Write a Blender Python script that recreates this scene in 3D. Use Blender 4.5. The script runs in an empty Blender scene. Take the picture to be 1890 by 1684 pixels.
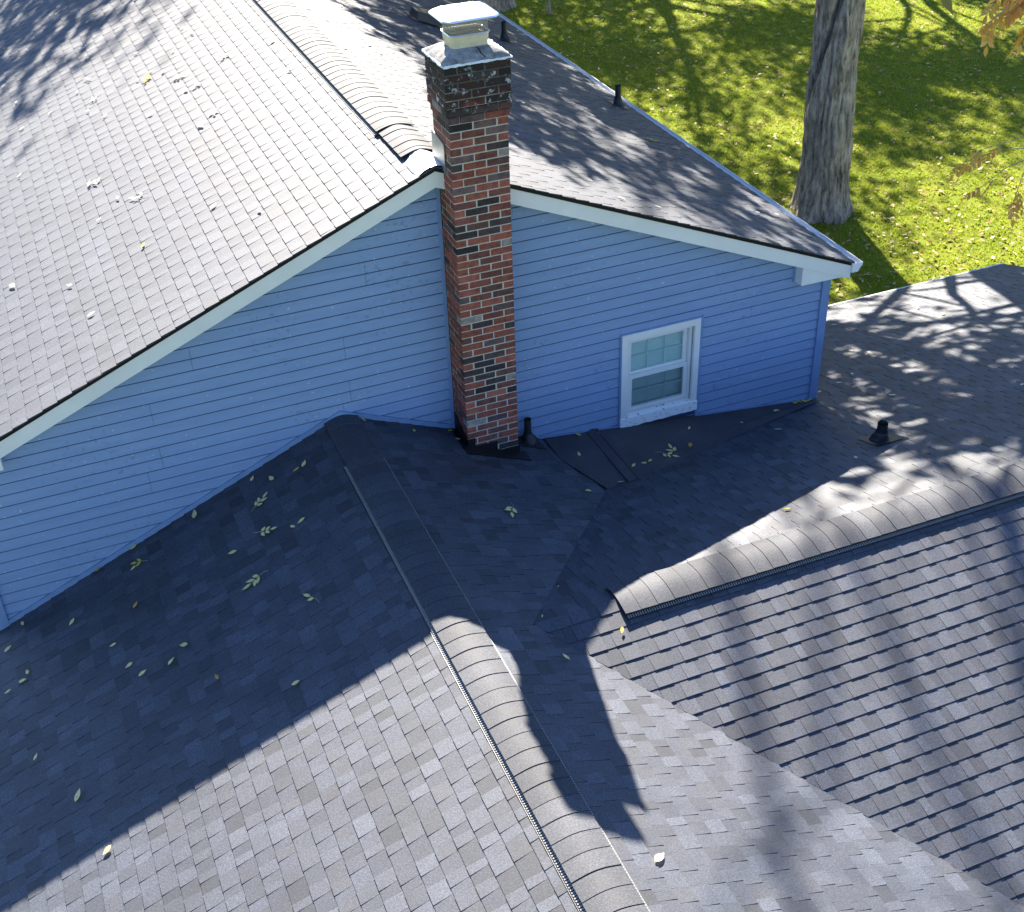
import bpy, math, random
from mathutils import Vector, Matrix, noise
random.seed(7)
R = math.radians
sc = bpy.context.scene
col = sc.collection
# ------------------------------------------------------------------ camera, sky, sun, exposure
CAM = (-3.285, -9.9544, 3.9077); CROT = (R(55.0255), R(1.6749), R(-22.4419)); FPX = 2365.37
cam = bpy.data.cameras.new('camera'); cam.lens = 36 * FPX / 1890; cam.sensor_width = 36; cam.sensor_fit = 'HORIZONTAL'
cam.clip_start = .05; cam.clip_end = 2000
co = bpy.data.objects.new('camera', cam); col.objects.link(co)
co.location = CAM; co.rotation_euler = CROT; sc.camera = co
SUN = Vector((1.08, 4.67, 3.44)).normalized()
w = bpy.data.worlds.new('World'); sc.world = w; w.use_nodes = True
nt = w.node_tree; bg = nt.nodes['Background']
sky = nt.nodes.new('ShaderNodeTexSky'); sky.sky_type = 'NISHITA'; sky.sun_disc = False
sky.sun_elevation = math.asin(SUN.z); sky.sun_rotation = math.atan2(SUN.x, SUN.y)
sky.air_density = 1.0; sky.dust_density = .2; sky.ozone_density = 2.5
wb = nt.nodes.new('ShaderNodeMix'); wb.data_type = 'RGBA'; wb.blend_type = 'MULTIPLY'; wb.inputs[0].default_value = 1
wb.inputs[7].default_value = (.86, .985, 1.22, 1)          # daylight white balance, set for the sun
nt.links.new(sky.outputs[0], wb.inputs[6]); nt.links.new(wb.outputs[2], bg.inputs[0]); bg.inputs[1].default_value = .05
sl = bpy.data.lights.new('sun', 'SUN'); sl.energy = 5.0; sl.angle = R(.53); sl.color = (1, .915, .785)
so = bpy.data.objects.new('sun', sl); col.objects.link(so)
so.rotation_euler = (-SUN).to_track_quat('-Z', 'Y').to_euler(); so.location = (5, 20, 30)
sc.view_settings.view_transform = 'Standard'; sc.view_settings.look = 'None'
sc.view_settings.gamma = 1; sc.view_settings.use_curve_mapping = False
sc.view_settings.exposure = 2.32
sc.render.engine = 'CYCLES'
sc.render.resolution_x = 1024; sc.render.resolution_y = 912
GZ = -7.2

# ------------------------------------------------------------------ helpers
MATS = {}
def node_mat(name):
    m = bpy.data.materials.new(name); m.use_nodes = True
    MATS[name] = m
    n = m.node_tree.nodes; l = m.node_tree.links
    return m, n, l, n['Principled BSDF']
def mixc(n, l, a, b, fac=None, mode='MIX', f=.5):
    x = n.new('ShaderNodeMix'); x.data_type = 'RGBA'; x.blend_type = mode
    x.inputs[0].default_value = f
    if fac is not None: l.new(fac, x.inputs[0])
    for s, v in ((6, a), (7, b)):
        if hasattr(v, 'is_output'): l.new(v, x.inputs[s])
        else: x.inputs[s].default_value = (*v, 1)
    return x.outputs[2]
def noisetex(n, l, scale, detail=4, vec=None, rough=.6):
    t = n.new('ShaderNodeTexNoise'); t.inputs['Scale'].default_value = scale
    t.inputs['Detail'].default_value = detail; t.inputs['Roughness'].default_value = rough
    if vec is not None: l.new(vec, t.inputs['Vector'])
    return t.outputs[0]
def ramp(n, l, src, stops):
    r = n.new('ShaderNodeValToRGB'); l.new(src, r.inputs[0])
    e = r.color_ramp.elements
    while len(e) < len(stops): e.new(.5)
    for i, (p, c) in enumerate(stops):
        e[i].position = p; e[i].color = (*c, 1) if len(c) == 3 else c
    return r.outputs[0]
def geo_pos(n, l, scale=(1, 1, 1)):
    g = n.new('ShaderNodeNewGeometry'); m = n.new('ShaderNodeMapping'); m.inputs['Scale'].default_value = scale
    l.new(g.outputs['Position'], m.inputs['Vector']); return m.outputs[0]
def bump(n, l, b, h, strength=.3, dist=.01):
    x = n.new('ShaderNodeBump'); x.inputs['Strength'].default_value = strength; x.inputs['Distance'].default_value = dist
    l.new(h, x.inputs['Height']); l.new(x.outputs[0], b.inputs['Normal'])
def g3(v): return (v, v, v)

def simple(name, c, rough=.6, spec=.5, metal=0, var=.12, scale=8, bmp=0):
    m, n, l, b = node_mat(name)
    p = geo_pos(n, l)
    f = noisetex(n, l, scale, 5, p)
    lo = tuple(x * (1 - var) for x in c); hi = tuple(min(1, x * (1 + var)) for x in c)
    l.new(ramp(n, l, f, [(.3, lo), (.7, hi)]), b.inputs['Base Color'])
    b.inputs['Roughness'].default_value = rough; b.inputs['Specular IOR Level'].default_value = spec; b.inputs['Metallic'].default_value = metal
    if bmp: bump(n, l, b, noisetex(n, l, scale * 12, 3, p), bmp, .004)
    return m

def shingle_mat(name, base, rough=.62, spec=.5):
    m, n, l, b = node_mat(name)
    p = geo_pos(n, l)
    at = n.new('ShaderNodeAttribute'); at.attribute_name = 'tone'
    gran = noisetex(n, l, 260, 3, p, .8)
    blot = noisetex(n, l, 2.2, 5, p)
    grn2 = noisetex(n, l, 95, 2, p, .7)
    c0 = ramp(n, l, gran, [(.28, tuple(x * .35 for x in base)), (.5, base), (.72, tuple(min(1, x * 2.2) for x in base))])
    c1 = mixc(n, l, c0, at.outputs['Color'], mode='MULTIPLY', f=1)
    c1 = mixc(n, l, c1, ramp(n, l, grn2, [(.32, g3(.55)), (.5, g3(1)), (.68, g3(1.6))]), mode='MULTIPLY', f=1)
    c2 = mixc(n, l, c1, ramp(n, l, blot, [(.3, g3(.82)), (.7, g3(1.15))]), mode='MULTIPLY', f=1)
    l.new(c2, b.inputs['Base Color'])
    b.inputs['Roughness'].default_value = rough; b.inputs['Specular IOR Level'].default_value = spec
    bump(n, l, b, grn2, .22, .004)
    return m
shingle_mat('shingle', (.0365, .0425, .059), .66, .62)
shingle_mat('cap', (.043, .0475, .06), .74, .5)

m, n, l, b = node_mat('siding')
p = geo_pos(n, l); ps = geo_pos(n, l, (1.2, 1, 9))
f = noisetex(n, l, 1.3, 6, ps)
c = ramp(n, l, f, [(.3, (.195, .285, .445)), (.7, (.235, .33, .50))])
spk = noisetex(n, l, 26, 2, p, .4); msk = noisetex(n, l, 1.1, 4, p)
mm = n.new('ShaderNodeMath'); mm.operation = 'MULTIPLY'
l.new(ramp(n, l, spk, [(.60, g3(0)), (.68, g3(1))]), mm.inputs[0]); l.new(ramp(n, l, msk, [(.5, g3(0)), (.62, g3(.35))]), mm.inputs[1])
c = mixc(n, l, c, (.075, .10, .15), mm.outputs[0])
sp2 = noisetex(n, l, 38, 1, p, .3)
c = mixc(n, l, c, (.55, .58, .6), ramp(n, l, sp2, [(.77, g3(0)), (.79, g3(.7))]))
l.new(c, b.inputs['Base Color']); b.inputs['Roughness'].default_value = .5; b.inputs['Specular IOR Level'].default_value = .35
bump(n, l, b, noisetex(n, l, 5, 6, geo_pos(n, l, (1, 1, 30))), .12, .003)
simple('siding_trim', (.18, .27, .44), .5, .35, var=.08)

simple('white_trim', (.76, .74, .69), .45, .5, var=.05, scale=3)
m, n, l, b = node_mat('old_white_paint')
p = geo_pos(n, l, (1, 1, 3))
f = noisetex(n, l, 22, 5, p)
l.new(ramp(n, l, f, [(.36, (.22, .24, .28)), (.42, (.82, .83, .82)), (1, (.86, .86, .85))]), b.inputs['Base Color']); b.inputs['Roughness'].default_value = .6
simple('black_metal', (.008, .008, .009), .5, .4, var=.3)
simple('drip_edge', (.006, .006, .007), .55, .3, var=.2)
simple('rubber', (.014, .014, .016), .5, .5, var=.3, scale=20)
simple('gutter_white', (.74, .75, .74), .4, .5, var=.06, scale=4)
simple('vent_plastic', (.02, .02, .022), .45, .6, var=.2)
simple('louver', (.26, .26, .26), .4, .6, var=.15, scale=60)
m = simple('mortar', (.52, .46, .38), .9, .2, var=.18, scale=30, bmp=.5)
n = m.node_tree.nodes; l = m.node_tree.links; b = n['Principled BSDF']; src = b.inputs['Base Color'].links[0].from_socket
g_ = n.new('ShaderNodeNewGeometry'); sx = n.new('ShaderNodeSeparateXYZ'); l.new(g_.outputs['Position'], sx.inputs[0])
ad = n.new('ShaderNodeMath'); ad.operation = 'MULTIPLY_ADD'; l.new(noisetex(n, l, 6, 5, geo_pos(n, l)), ad.inputs[0]); ad.inputs[1].default_value = .6; l.new(sx.outputs['Z'], ad.inputs[2])
l.new(mixc(n, l, src, (.05, .045, .042), ramp(n, l, ad.outputs[0], [(.45, g3(0)), (.75, g3(.9))])), b.inputs['Base Color'])
simple('flue_clay', (.58, .50, .36), .7, .3, var=.12, scale=14)
simple('galvanized', (.72, .74, .76), .32, .6, metal=.75, var=.06, scale=6)
simple('mesh_wire', (.34, .32, .30), .5, .6, metal=.2, var=.1)
simple('grey_flashing', (.28, .28, .27), .5, .5, metal=.3, var=.2)
simple('silver_patch', (.80, .81, .82), .4, .5, metal=.2, var=.03)
simple('house_side', (.12, .22, .46), .6, .3, var=.1)
simple('lap_shade_backing', (.045, .07, .13), .9, .1, var=.1)  # dark blue backing seen through the board gaps, stands in for lap shadow
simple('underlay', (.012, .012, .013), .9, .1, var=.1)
m, n, l, b = node_mat('crown_mortar')
p = geo_pos(n, l)
f = noisetex(n, l, 9, 8, p, .7)
l.new(ramp(n, l, f, [(.3, (.09, .088, .088)), (.5, (.25, .245, .24)), (.68, (.46, .45, .44))]), b.inputs['Base Color']); b.inputs['Roughness'].default_value = .9
bump(n, l, b, noisetex(n, l, 40, 6, p), .6, .01)
simple('crown_lip', (.78, .79, .83), .8, .3, var=.15, scale=30, bmp=.6)
# membrane on the cricket
m, n, l, b = node_mat('membrane')
p = geo_pos(n, l)
f = noisetex(n, l, 2.5, 6, p)
l.new(ramp(n, l, f, [(.3, (.038, .039, .046)), (.55, (.055, .055, .062)), (.75, (.085, .08, .08))]), b.inputs['Base Color'])
b.inputs['Roughness'].default_value = .6; b.inputs['Specular IOR Level'].default_value = .4
bump(n, l, b, noisetex(n, l, 3, 5, p), .3, .02)
# bricks: colour comes from the object, soot and white bloom near the top courses
def brick_mat(name, island):
    m, n, l, b = node_mat(name)
    p = geo_pos(n, l)
    if island:
        g = n.new('ShaderNodeNewGeometry')
        base = ramp(n, l, g.outputs['Random Per Island'], [(0, (.24, .055, .03)), (.45, (.19, .05, .035)), (.6, (.06, .035, .035)), (.85, (.03, .028, .034)), (1, (.3, .25, .22))])
    else:
        o = n.new('ShaderNodeObjectInfo'); base = o.outputs['Color']
    f = noisetex(n, l, 18, 6, p, .7)
    c = mixc(n, l, base, ramp(n, l, f, [(.25, g3(.45)), (.5, g3(1)), (.75, (1.5, 1.45, 1.4))]), mode='MULTIPLY', f=1)
    s = n.new('ShaderNodeSeparateXYZ'); g2 = n.new('ShaderNodeNewGeometry'); l.new(g2.outputs['Position'], s.inputs[0])
    nz = noisetex(n, l, 5, 5, p)
    add = n.new('ShaderNodeMath'); add.operation = 'MULTIPLY_ADD'; l.new(nz, add.inputs[0]); add.inputs[1].default_value = .55; l.new(s.outputs['Z'], add.inputs[2])
    soot = ramp(n, l, add.outputs[0], [(.40, g3(0)), (.62, g3(.9))])
    c = mixc(n, l, c, (.018, .016, .016), soot)
    bl = noisetex(n, l, 13, 6, p, .75); bm = n.new('ShaderNodeMath'); bm.operation = 'MULTIPLY'
    l.new(ramp(n, l, bl, [(.56, g3(0)), (.62, g3(.85))]), bm.inputs[0]); l.new(ramp(n, l, s.outputs['Z'], [(.18, g3(0)), (.3, g3(1)), (.55, g3(1)), (.62, g3(.2))]), bm.inputs[1])
    c = mixc(n, l, c, (.5, .5, .55), bm.outputs[0])
    l.new(c, b.inputs['Base Color']); b.inputs['Roughness'].default_value = .85; b.inputs['Specular IOR Level'].default_value = .25
    bump(n, l, b, f, .5, .006)
brick_mat('brick', False); brick_mat('brick_far', True)
# glass
m, n, l, b = node_mat('glass')
out = n['Material Output']; n.remove(b)
gl = n.new('ShaderNodeBsdfGlossy'); gl.inputs['Roughness'].default_value = .03; gl.inputs['Color'].default_value = (.9, 1, 1, 1)
tr = n.new('ShaderNodeBsdfTransparent'); tr.inputs['Color'].default_value = (.90, .985, .98, 1)
lw = n.new('ShaderNodeLayerWeight'); lw.inputs['Blend'].default_value = .35
fr = n.new('ShaderNodeMath'); fr.operation = 'MULTIPLY_ADD'; l.new(lw.outputs['Facing'], fr.inputs[0]); fr.inputs[1].default_value = .3; fr.inputs[2].default_value = .05
mx = n.new('ShaderNodeMixShader'); l.new(fr.outputs[0], mx.inputs[0]); l.new(tr.outputs[0], mx.inputs[1]); l.new(gl.outputs[0], mx.inputs[2]); l.new(mx.outputs[0], out.inputs[0])
m, n, l, b = node_mat('screen')
out = n['Material Output']; tr = n.new('ShaderNodeBsdfTransparent'); mx = n.new('ShaderNodeMixShader'); mx.inputs[0].default_value = .10
b.inputs['Base Color'].default_value = (.05, .055, .06, 1); l.new(tr.outputs[0], mx.inputs[1]); l.new(b.outputs[0], mx.inputs[2]); l.new(mx.outputs[0], out.inputs[0])
simple('blind', (.93, .94, .90), .7, .2, var=.04)
# plants
def leaf_mat(name, cols, trans=.45, attr=False):
    m, n, l, b = node_mat(name)
    out = n['Material Output']
    g = n.new('ShaderNodeNewGeometry')
    stops = [(i / max(1, len(cols) - 1), c) for i, c in enumerate(cols)]
    if attr:
        o = n.new('ShaderNodeObjectInfo'); c = o.outputs['Color']
        c = mixc(n, l, c, ramp(n, l, noisetex(n, l, 60, 3, geo_pos(n, l)), [(.3, g3(.75)), (.7, g3(1.1))]), mode='MULTIPLY', f=1)
    else: c = ramp(n, l, g.outputs['Random Per Island'], stops)
    l.new(c, b.inputs['Base Color']); b.inputs['Roughness'].default_value = .55; b.inputs['Specular IOR Level'].default_value = .4
    t = n.new('ShaderNodeBsdfTranslucent'); l.new(c, t.inputs['Color'])
    mx = n.new('ShaderNodeMixShader'); mx.inputs[0].default_value = trans
    l.new(b.outputs[0], mx.inputs[1]); l.new(t.outputs[0], mx.inputs[2]); l.new(mx.outputs[0], out.inputs[0])
leaf_mat('grass_blade', [(.20, .27, .014), (.28, .35, .02), (.36, .41, .035), (.24, .31, .016), (.44, .42, .08)], .5)
leaf_mat('litter', [(.42, .28, .11), (.52, .40, .18), (.45, .24, .07), (.26, .12, .05), (.58, .48, .28), (.40, .34, .08)], .25)
leaf_mat('crown_leaf', [(.12, .14, .02), (.22, .19, .03), (.34, .24, .04), (.16, .17, .03)], .4)
leaf_mat('gold_leaf', [(.72, .40, .07), (.82, .52, .10), (.74, .34, .10), (.85, .60, .18)], .6)
leaf_mat('roof_leaf', [(1, 1, 1)], .3, True)
m, n, l, b = node_mat('bark')
p = geo_pos(n, l, (1, 1, .24))
f = noisetex(n, l, 13, 8, p, .75); f2 = noisetex(n, l, 2, 4, geo_pos(n, l))
c = ramp(n, l, f, [(.34, (.06, .047, .038)), (.48, (.32, .26, .205)), (.68, (.56, .47, .38))])
c = mixc(n, l, c, ramp(n, l, f2, [(.3, g3(.7)), (.7, g3(1.2))]), mode='MULTIPLY', f=1)
l.new(c, b.inputs['Base Color']); b.inputs['Roughness'].default_value = .95; b.inputs['Specular IOR Level'].default_value = .15
bump(n, l, b, f, .8, .03)
m, n, l, b = node_mat('lawn')
p = geo_pos(n, l)
f = noisetex(n, l, 1.1, 6, p); f2 = noisetex(n, l, 40, 4, p, .8)
c = ramp(n, l, f, [(.3, (.14, .185, .012)), (.55, (.20, .24, .018)), (.75, (.27, .25, .04))])
c = mixc(n, l, c, ramp(n, l, f2, [(.3, g3(.5)), (.7, g3(1.3))]), mode='MULTIPLY', f=1)
l.new(c, b.inputs['Base Color']); b.inputs['Roughness'].default_value = .9; b.inputs['Specular IOR Level'].default_value = .1
bump(n, l, b, f2, .8, .04)

def mesh(name, V, F, mat, tone=None, smooth=False):
    me = bpy.data.meshes.new(name); me.from_pydata([tuple(v) for v in V], [], F)
    me.materials.append(MATS[mat])
    if tone is not None:
        a = me.color_attributes.new('tone', 'FLOAT_COLOR', 'CORNER')
        buf = []
        for pg in me.polygons:
            t = tone[pg.index] if isinstance(tone, list) else tone
            buf += [t[0], t[1], t[2], 1] * pg.loop_total
        a.data.foreach_set('color', buf)
    if smooth: me.polygons.foreach_set('use_smooth', [True] * len(me.polygons))
    me.update(); return me
HOUSE_LOC = Vector((0, 0, GZ))
def link(name, me, parent=None, top=None, M=None):
    o = bpy.data.objects.new(name, me); col.objects.link(o)
    if M is not None: o.matrix_basis = M
    if parent is not None:
        o.parent = parent
        if top: o.matrix_parent_inverse = Matrix.Translation(-parent.location)
    return o
def part(name, V, F, mat, parent, **k):          # a part directly under a thing standing at parent.location, V in world space
    return link(name, mesh(name, V, F, mat, **k), parent, True)
def sub(name, V, F, mat, parent, **k):           # a sub-part under a part
    return link(name, mesh(name, V, F, mat, **k), parent)
def tag(o, label=None, cat=None, group=None, kind=None):
    if label: o['label'] = label
    if cat: o['category'] = cat
    if group: o['group'] = group
    if kind: o['kind'] = kind
    return o
def thing(name, loc, label, cat, group=None):
    o = bpy.data.objects.new(name, None); col.objects.link(o); o.location = loc; o.empty_display_size = .3
    return tag(o, label, cat, group)
class MB:
    def __init__(s): s.V = []; s.F = []; s.T = []
    def add(s, V, F, t=None):
        k = len(s.V); s.V += [tuple(v) for v in V]; s.F += [tuple(i + k for i in f) for f in F]; s.T += [t] * len(F)
    def box(s, a, b):
        (x0, y0, z0), (x1, y1, z1) = a, b
        s.add([(x0, y0, z0), (x1, y0, z0), (x1, y1, z0), (x0, y1, z0), (x0, y0, z1), (x1, y0, z1), (x1, y1, z1), (x0, y1, z1)],
              [(0, 3, 2, 1), (4, 5, 6, 7), (0, 1, 5, 4), (1, 2, 6, 5), (2, 3, 7, 6), (3, 0, 4, 7)])
    def prism(s, poly, vec):                     # planar 3D polygon extruded by vec
        n = len(poly); vec = Vector(vec); P = [Vector(p) for p in poly]
        s.add(P + [p + vec for p in P], [tuple(range(n))[::-1], tuple(range(n, 2 * n))] + [(i, (i + 1) % n, n + (i + 1) % n, n + i) for i in range(n)])
    def tube(s, pts, rad, k=8, cap=True):
        rings = []; base = len(s.V); prev = None
        for i, p in enumerate(pts):
            p = Vector(p); d = (Vector(pts[min(i + 1, len(pts) - 1)]) - Vector(pts[max(i - 1, 0)])).normalized()
            if prev is None: prev = d.orthogonal().normalized()
            a = (prev - d * prev.dot(d)); a = a.normalized() if a.length > 1e-6 else d.orthogonal().normalized()
            prev = a; b_ = d.cross(a)
            for j in range(k):
                t = 2 * math.pi * j / k; s.V.append(tuple(p + (a * math.cos(t) + b_ * math.sin(t)) * rad[i]))
        for i in range(len(pts) - 1):
            for j in range(k):
                j2 = (j + 1) % k; s.F.append((base + i * k + j, base + i * k + j2, base + (i + 1) * k + j2, base + (i + 1) * k + j)); s.T.append(None)
        if cap:
            s.F.append(tuple(base + j for j in range(k))[::-1]); s.T.append(None)
            e = base + (len(pts) - 1) * k; s.F.append(tuple(e + j for j in range(k))); s.T.append(None)
def beam(mb, a, b_, wd, ht, up=(0, 0, 1)):
    a = Vector(a); b_ = Vector(b_); d = (b_ - a).normalized(); s = d.cross(Vector(up)).normalized() * wd / 2; u = s.cross(d).normalized() * ht / 2
    mb.prism([a + s + u, a - s + u, a - s - u, a + s - u], b_ - a)
def clip(poly, hp):                               # keep a*x+b*y<=c
    a, b_, c = hp; out = []
    for i in range(len(poly)):
        p, q = poly[i - 1], poly[i]; dp = a * p[0] + b_ * p[1] - c; dq = a * q[0] + b_ * q[1] - c
        if dp <= 0: out.append(p) if False else None
        if (dp <= 0) != (dq <= 0):
            t = dp / (dp - dq); out.append((p[0] + t * (q[0] - p[0]), p[1] + t * (q[1] - p[1])))
        if dq <= 0: out.append(q)
    return out
CM = (Matrix.Translation(CAM) @ co.rotation_euler.to_matrix().to_4x4()).inverted()
def px(P):
    q = CM @ Vector(P)
    if q.z > -.1: return None
    return (945 + FPX * q.x / -q.z, 842 - FPX * q.y / -q.z)

# ------------------------------------------------------------------ setting: lawn
mb = MB(); G = 300
mb.add([(-G, -G, GZ), (G, -G, GZ), (G, G, GZ), (-G, G, GZ)], [(0, 1, 2, 3)])
tag(link('lawn', mesh('lawn', mb.V, mb.F, 'lawn')), kind='structure')

# ------------------------------------------------------------------ the house
house = thing('house', HOUSE_LOC, 'blue clapboard house with grey shingled roofs, white rakes and a tall brick chimney', 'house')
S = 5 / 12; SC = .325
XA, ZA = -.08, -.272                # main ridge (runs along y)
XB, ZB = -1.121, -2.587             # wing ridge (runs along y towards the viewer)
YC, ZC = -3.12, -2.845              # second wing ridge (runs along x)
YR = -.15                           # rake front

TONES = [g3(.55), g3(.7), (.82, .82, .84), g3(.95), (1.08, 1.07, 1.06), (1.2, 1.2, 1.2), (1.42, 1.41, 1.38), (1.0, .95, .9)]
WIDTHS = [.07, .085, .10, .115, .135, .155]
EXP = .143
cache = {}
def wedge(poly, dk, T):
    """poly: (u,d) polygon; d grows down the slope; butt at dk"""
    n = len(poly); V = []
    for (u, d) in poly: V.append((u, d, .001 + T * max(-.15, 1 - (dk - d) / EXP)))
    for (u, d) in poly: V.append((u, d, -.006))
    F = [tuple(range(n))] + [(i, n + i, n + (i + 1) % n, (i + 1) % n) for i in range(n)]
    return V, F
def roof_slope(label, O, U, D, u0, u1, dmax, halfplanes, tvar=1.0, tseed=1, nmax=300, deck=True):
    rnd = random.Random(tseed)
    O = Vector(O); U = Vector(U); D = Vector(D).normalized(); N = U.cross(D)
    if N.z < 0: N = -N
    M = Matrix((U, D, N)).transposed().to_4x4(); M.translation = O
    mir = M.to_3x3().determinant() < 0
    def plan(u, d): q = O + U * u + D * d; return (q.x, q.y)
    # deck under the shingles
    tabs = []
    k = 0; dk = dmax
    while dk > .02:
        u = u0 - rnd.random() * .3; alt = rnd.random() < .5
        while u < u1:
            wi = rnd.randrange(len(WIDTHS)); wd = WIDTHS[wi]; T = .0095 if alt else .0055
            ti = rnd.choice([0, 1, 2, 2, 3, 3, 4, 4, 5, 6, 7]) if not alt else rnd.choice([1, 2, 3, 3, 4, 4, 5, 5, 6, 7])
            a, b_ = u + .001, u + wd - .001
            jit = rnd.uniform(-.0015, .0015)
            top = max(dk - EXP - .012, 0)
            poly = [(a, top), (b_, top), (b_, dk + jit), (a, dk + jit)]
            cen = plan((a + b_) / 2, dk - EXP / 2)
            hps = list(halfplanes(*cen)) if halfplanes else []
            full = u >= u0 and u + wd <= u1 and top > 0
            inside = True
            P = [plan(*q) for q in poly]
            if any(h[0] * q[0] + h[1] * q[1] > h[2] for h in hps for q in P): inside = False
            if inside and full: tabs.append((dk, T, ti, wi, (a, dk), None))
            else:
                # clip in (u,d): transform half-planes
                poly2 = poly
                for h in hps:
                    aa = h[0] * U.x + h[1] * U.y; bb = h[0] * D.x + h[1] * D.y; cc = h[2] - h[0] * O.x - h[1] * O.y
                    poly2 = clip(poly2, (aa, bb, cc))
                    if len(poly2) < 3: break
                if len(poly2) >= 3:
                    for h in ((-1, 0, -u0), (1, 0, u1)):
                        poly2 = clip(poly2, h)
                        if len(poly2) < 3: break
                if len(poly2) >= 3: tabs.append((dk, T, ti, wi, None, poly2))
            u += wd; alt = not alt
        dk -= EXP; k += 1
    # rank by size in the picture
    def area(t):
        dk, T, ti, wi, a, poly = t
        if poly is None: poly = [(a[0], dk - EXP), (a[0] + WIDTHS[wi], dk - EXP), (a[0] + WIDTHS[wi], dk), (a[0], dk)]
        Q = [px(M @ Vector((q[0], q[1], 0))) for q in poly]
        if any(q is None for q in Q): return 0
        cx = sum(q[0] for q in Q) / len(Q); cy = sum(q[1] for q in Q) / len(Q)
        if not (0 < cx < 1890 and 0 < cy < 1684): return 0
        return abs(sum(Q[i - 1][0] * Q[i][1] - Q[i][0] * Q[i - 1][1] for i in range(len(Q)))) / 2
    rk = sorted(range(len(tabs)), key=lambda i: -area(tabs[i]))
    single = set(i for i in rk[:nmax] if area(tabs[i]) > 90)
    # slope mesh = thin deck
    corners = [(u0, 0), (u1, 0), (u1, dmax - .01), (u0, dmax - .01)]
    dv = [M @ Vector((a, b_, -.008)) for a, b_ in corners]
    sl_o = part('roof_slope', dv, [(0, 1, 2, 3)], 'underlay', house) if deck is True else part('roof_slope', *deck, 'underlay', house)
    sl_o['label'] = label
    big = MB(); tone_list = []
    for i, (dk, T, ti, wi, a, poly) in enumerate(tabs):
        tone = tuple(1 + (x - 1) * tvar for x in TONES[ti])
        if i in single and poly is None:
            key = (wi, T, ti, tvar)
            if key not in cache:
                wd = WIDTHS[wi]
                V, F = wedge([(0, -EXP - .012), (wd - .002, -EXP - .012), (wd - .002, 0), (0, 0)], 0, T)
                cache[key] = mesh('shingle', V, F, 'shingle', tone)
            o = link('shingle', cache[key], sl_o); o.matrix_basis = M @ Matrix.Translation((a[0], dk, 0))
        else:
            if poly is None:
                wd = WIDTHS[wi]; poly = [(a[0], dk - EXP - .012), (a[0] + wd - .002, dk - EXP - .012), (a[0] + wd - .002, dk), (a[0], dk)]
            V, F = wedge(poly, dk, T); V = [M @ Vector(v) for v in V]
            if i in single:
                sub('shingle', V, F, 'shingle', sl_o, tone=tone)
            else: big.add(V, F, tone)
    if big.V: tag(sub('shingles', big.V, big.F, 'shingle', sl_o, tone=big.T), kind='stuff')
    return sl_o
qa = math.sqrt(1 + S * S); qc = math.sqrt(1 + SC * SC)
RUN_A = 4.47
# main roof
roof_slope('sunlit wide left slope of the main roof', (XA, 0, ZA), (0, 1, 0), (-1 / qa, 0, -S / qa), YR - .03, 14, RUN_A * qa, None, .45, 11)
roof_slope('tree-shaded right slope of the main roof', (XA, 0, ZA), (0, 1, 0), (1 / qa, 0, -S / qa), YR - .03, 14, RUN_A * qa, None, .6, 12)
# wing with ridge towards the viewer
roof_slope('near left slope of the lower wing, half in blue shadow', (XB, 0, ZB), (0, 1, 0), (-1 / qa, 0, -S / qa), -9, 1.5, 5.4 * qa, None, .95, 13)
def hb(x, y):
    return [(1, -.78, 1.932)] if y > YC else [(1, .78, -2.935)]
bd = [(XB, 0, ZB - .012), (XB, -9, ZB - .012), (4.1, -9, ZB - S * (4.1 - XB) - .012), (-.5, YC, ZB - S * (-.5 - XB) - .012), (1.93, 0, ZB - S * (1.93 - XB) - .012)]
roof_slope('right slope of the lower wing running down to the valleys', (XB, 0, ZB), (0, 1, 0), (1 / qa, 0, -S / qa), -9, .0, 5.3 * qa, hb, 1.0, 14, deck=(bd, [(0, 1, 2, 3, 4)]))
# second wing with ridge across
def hcb(x, y):
    h = [(-1, .78, -1.932)]
    if x < 4.215: h += [(0, 1, 0)]
    return h
XC1 = 9.95; YE = 3.42
bd = [(-.5, YC, ZC - .012), (XC1, YC, ZC - .012), (XC1, YE, ZC - SC * (YE - YC) - .012), (4.2, YE, ZC - SC * (YE - YC) - .012), (1.93, 0, ZC - SC * (-YC) - .012)]
roof_slope('back slope of the right-hand wing, dappled with branch shadows', (0, YC, ZC), (1, 0, 0), (0, 1 / qc, -SC / qc), -.6, XC1, (YE - YC) * qc, hcb, 1.0, 15, deck=(bd, [(0, 1, 2, 3, 4)]))
def hcf(x, y): return [(-1, -.78, 2.935)]
bd = [(-.5, YC, ZC - .012), (3.9, -8.8, ZC - SC * (YC + 8.8) - .012), (XC1, -8.8, ZC - SC * (YC + 8.8) - .012), (XC1, YC, ZC - .012)]
roof_slope('near slope of the right-hand wing with dark course lines', (0, YC, ZC), (1, 0, 0), (0, -1 / qc, -SC / qc), -.6, XC1, 5.68 * qc, hcf, 0.75, 16, deck=(bd, [(0, 1, 2, 3)]))

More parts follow.
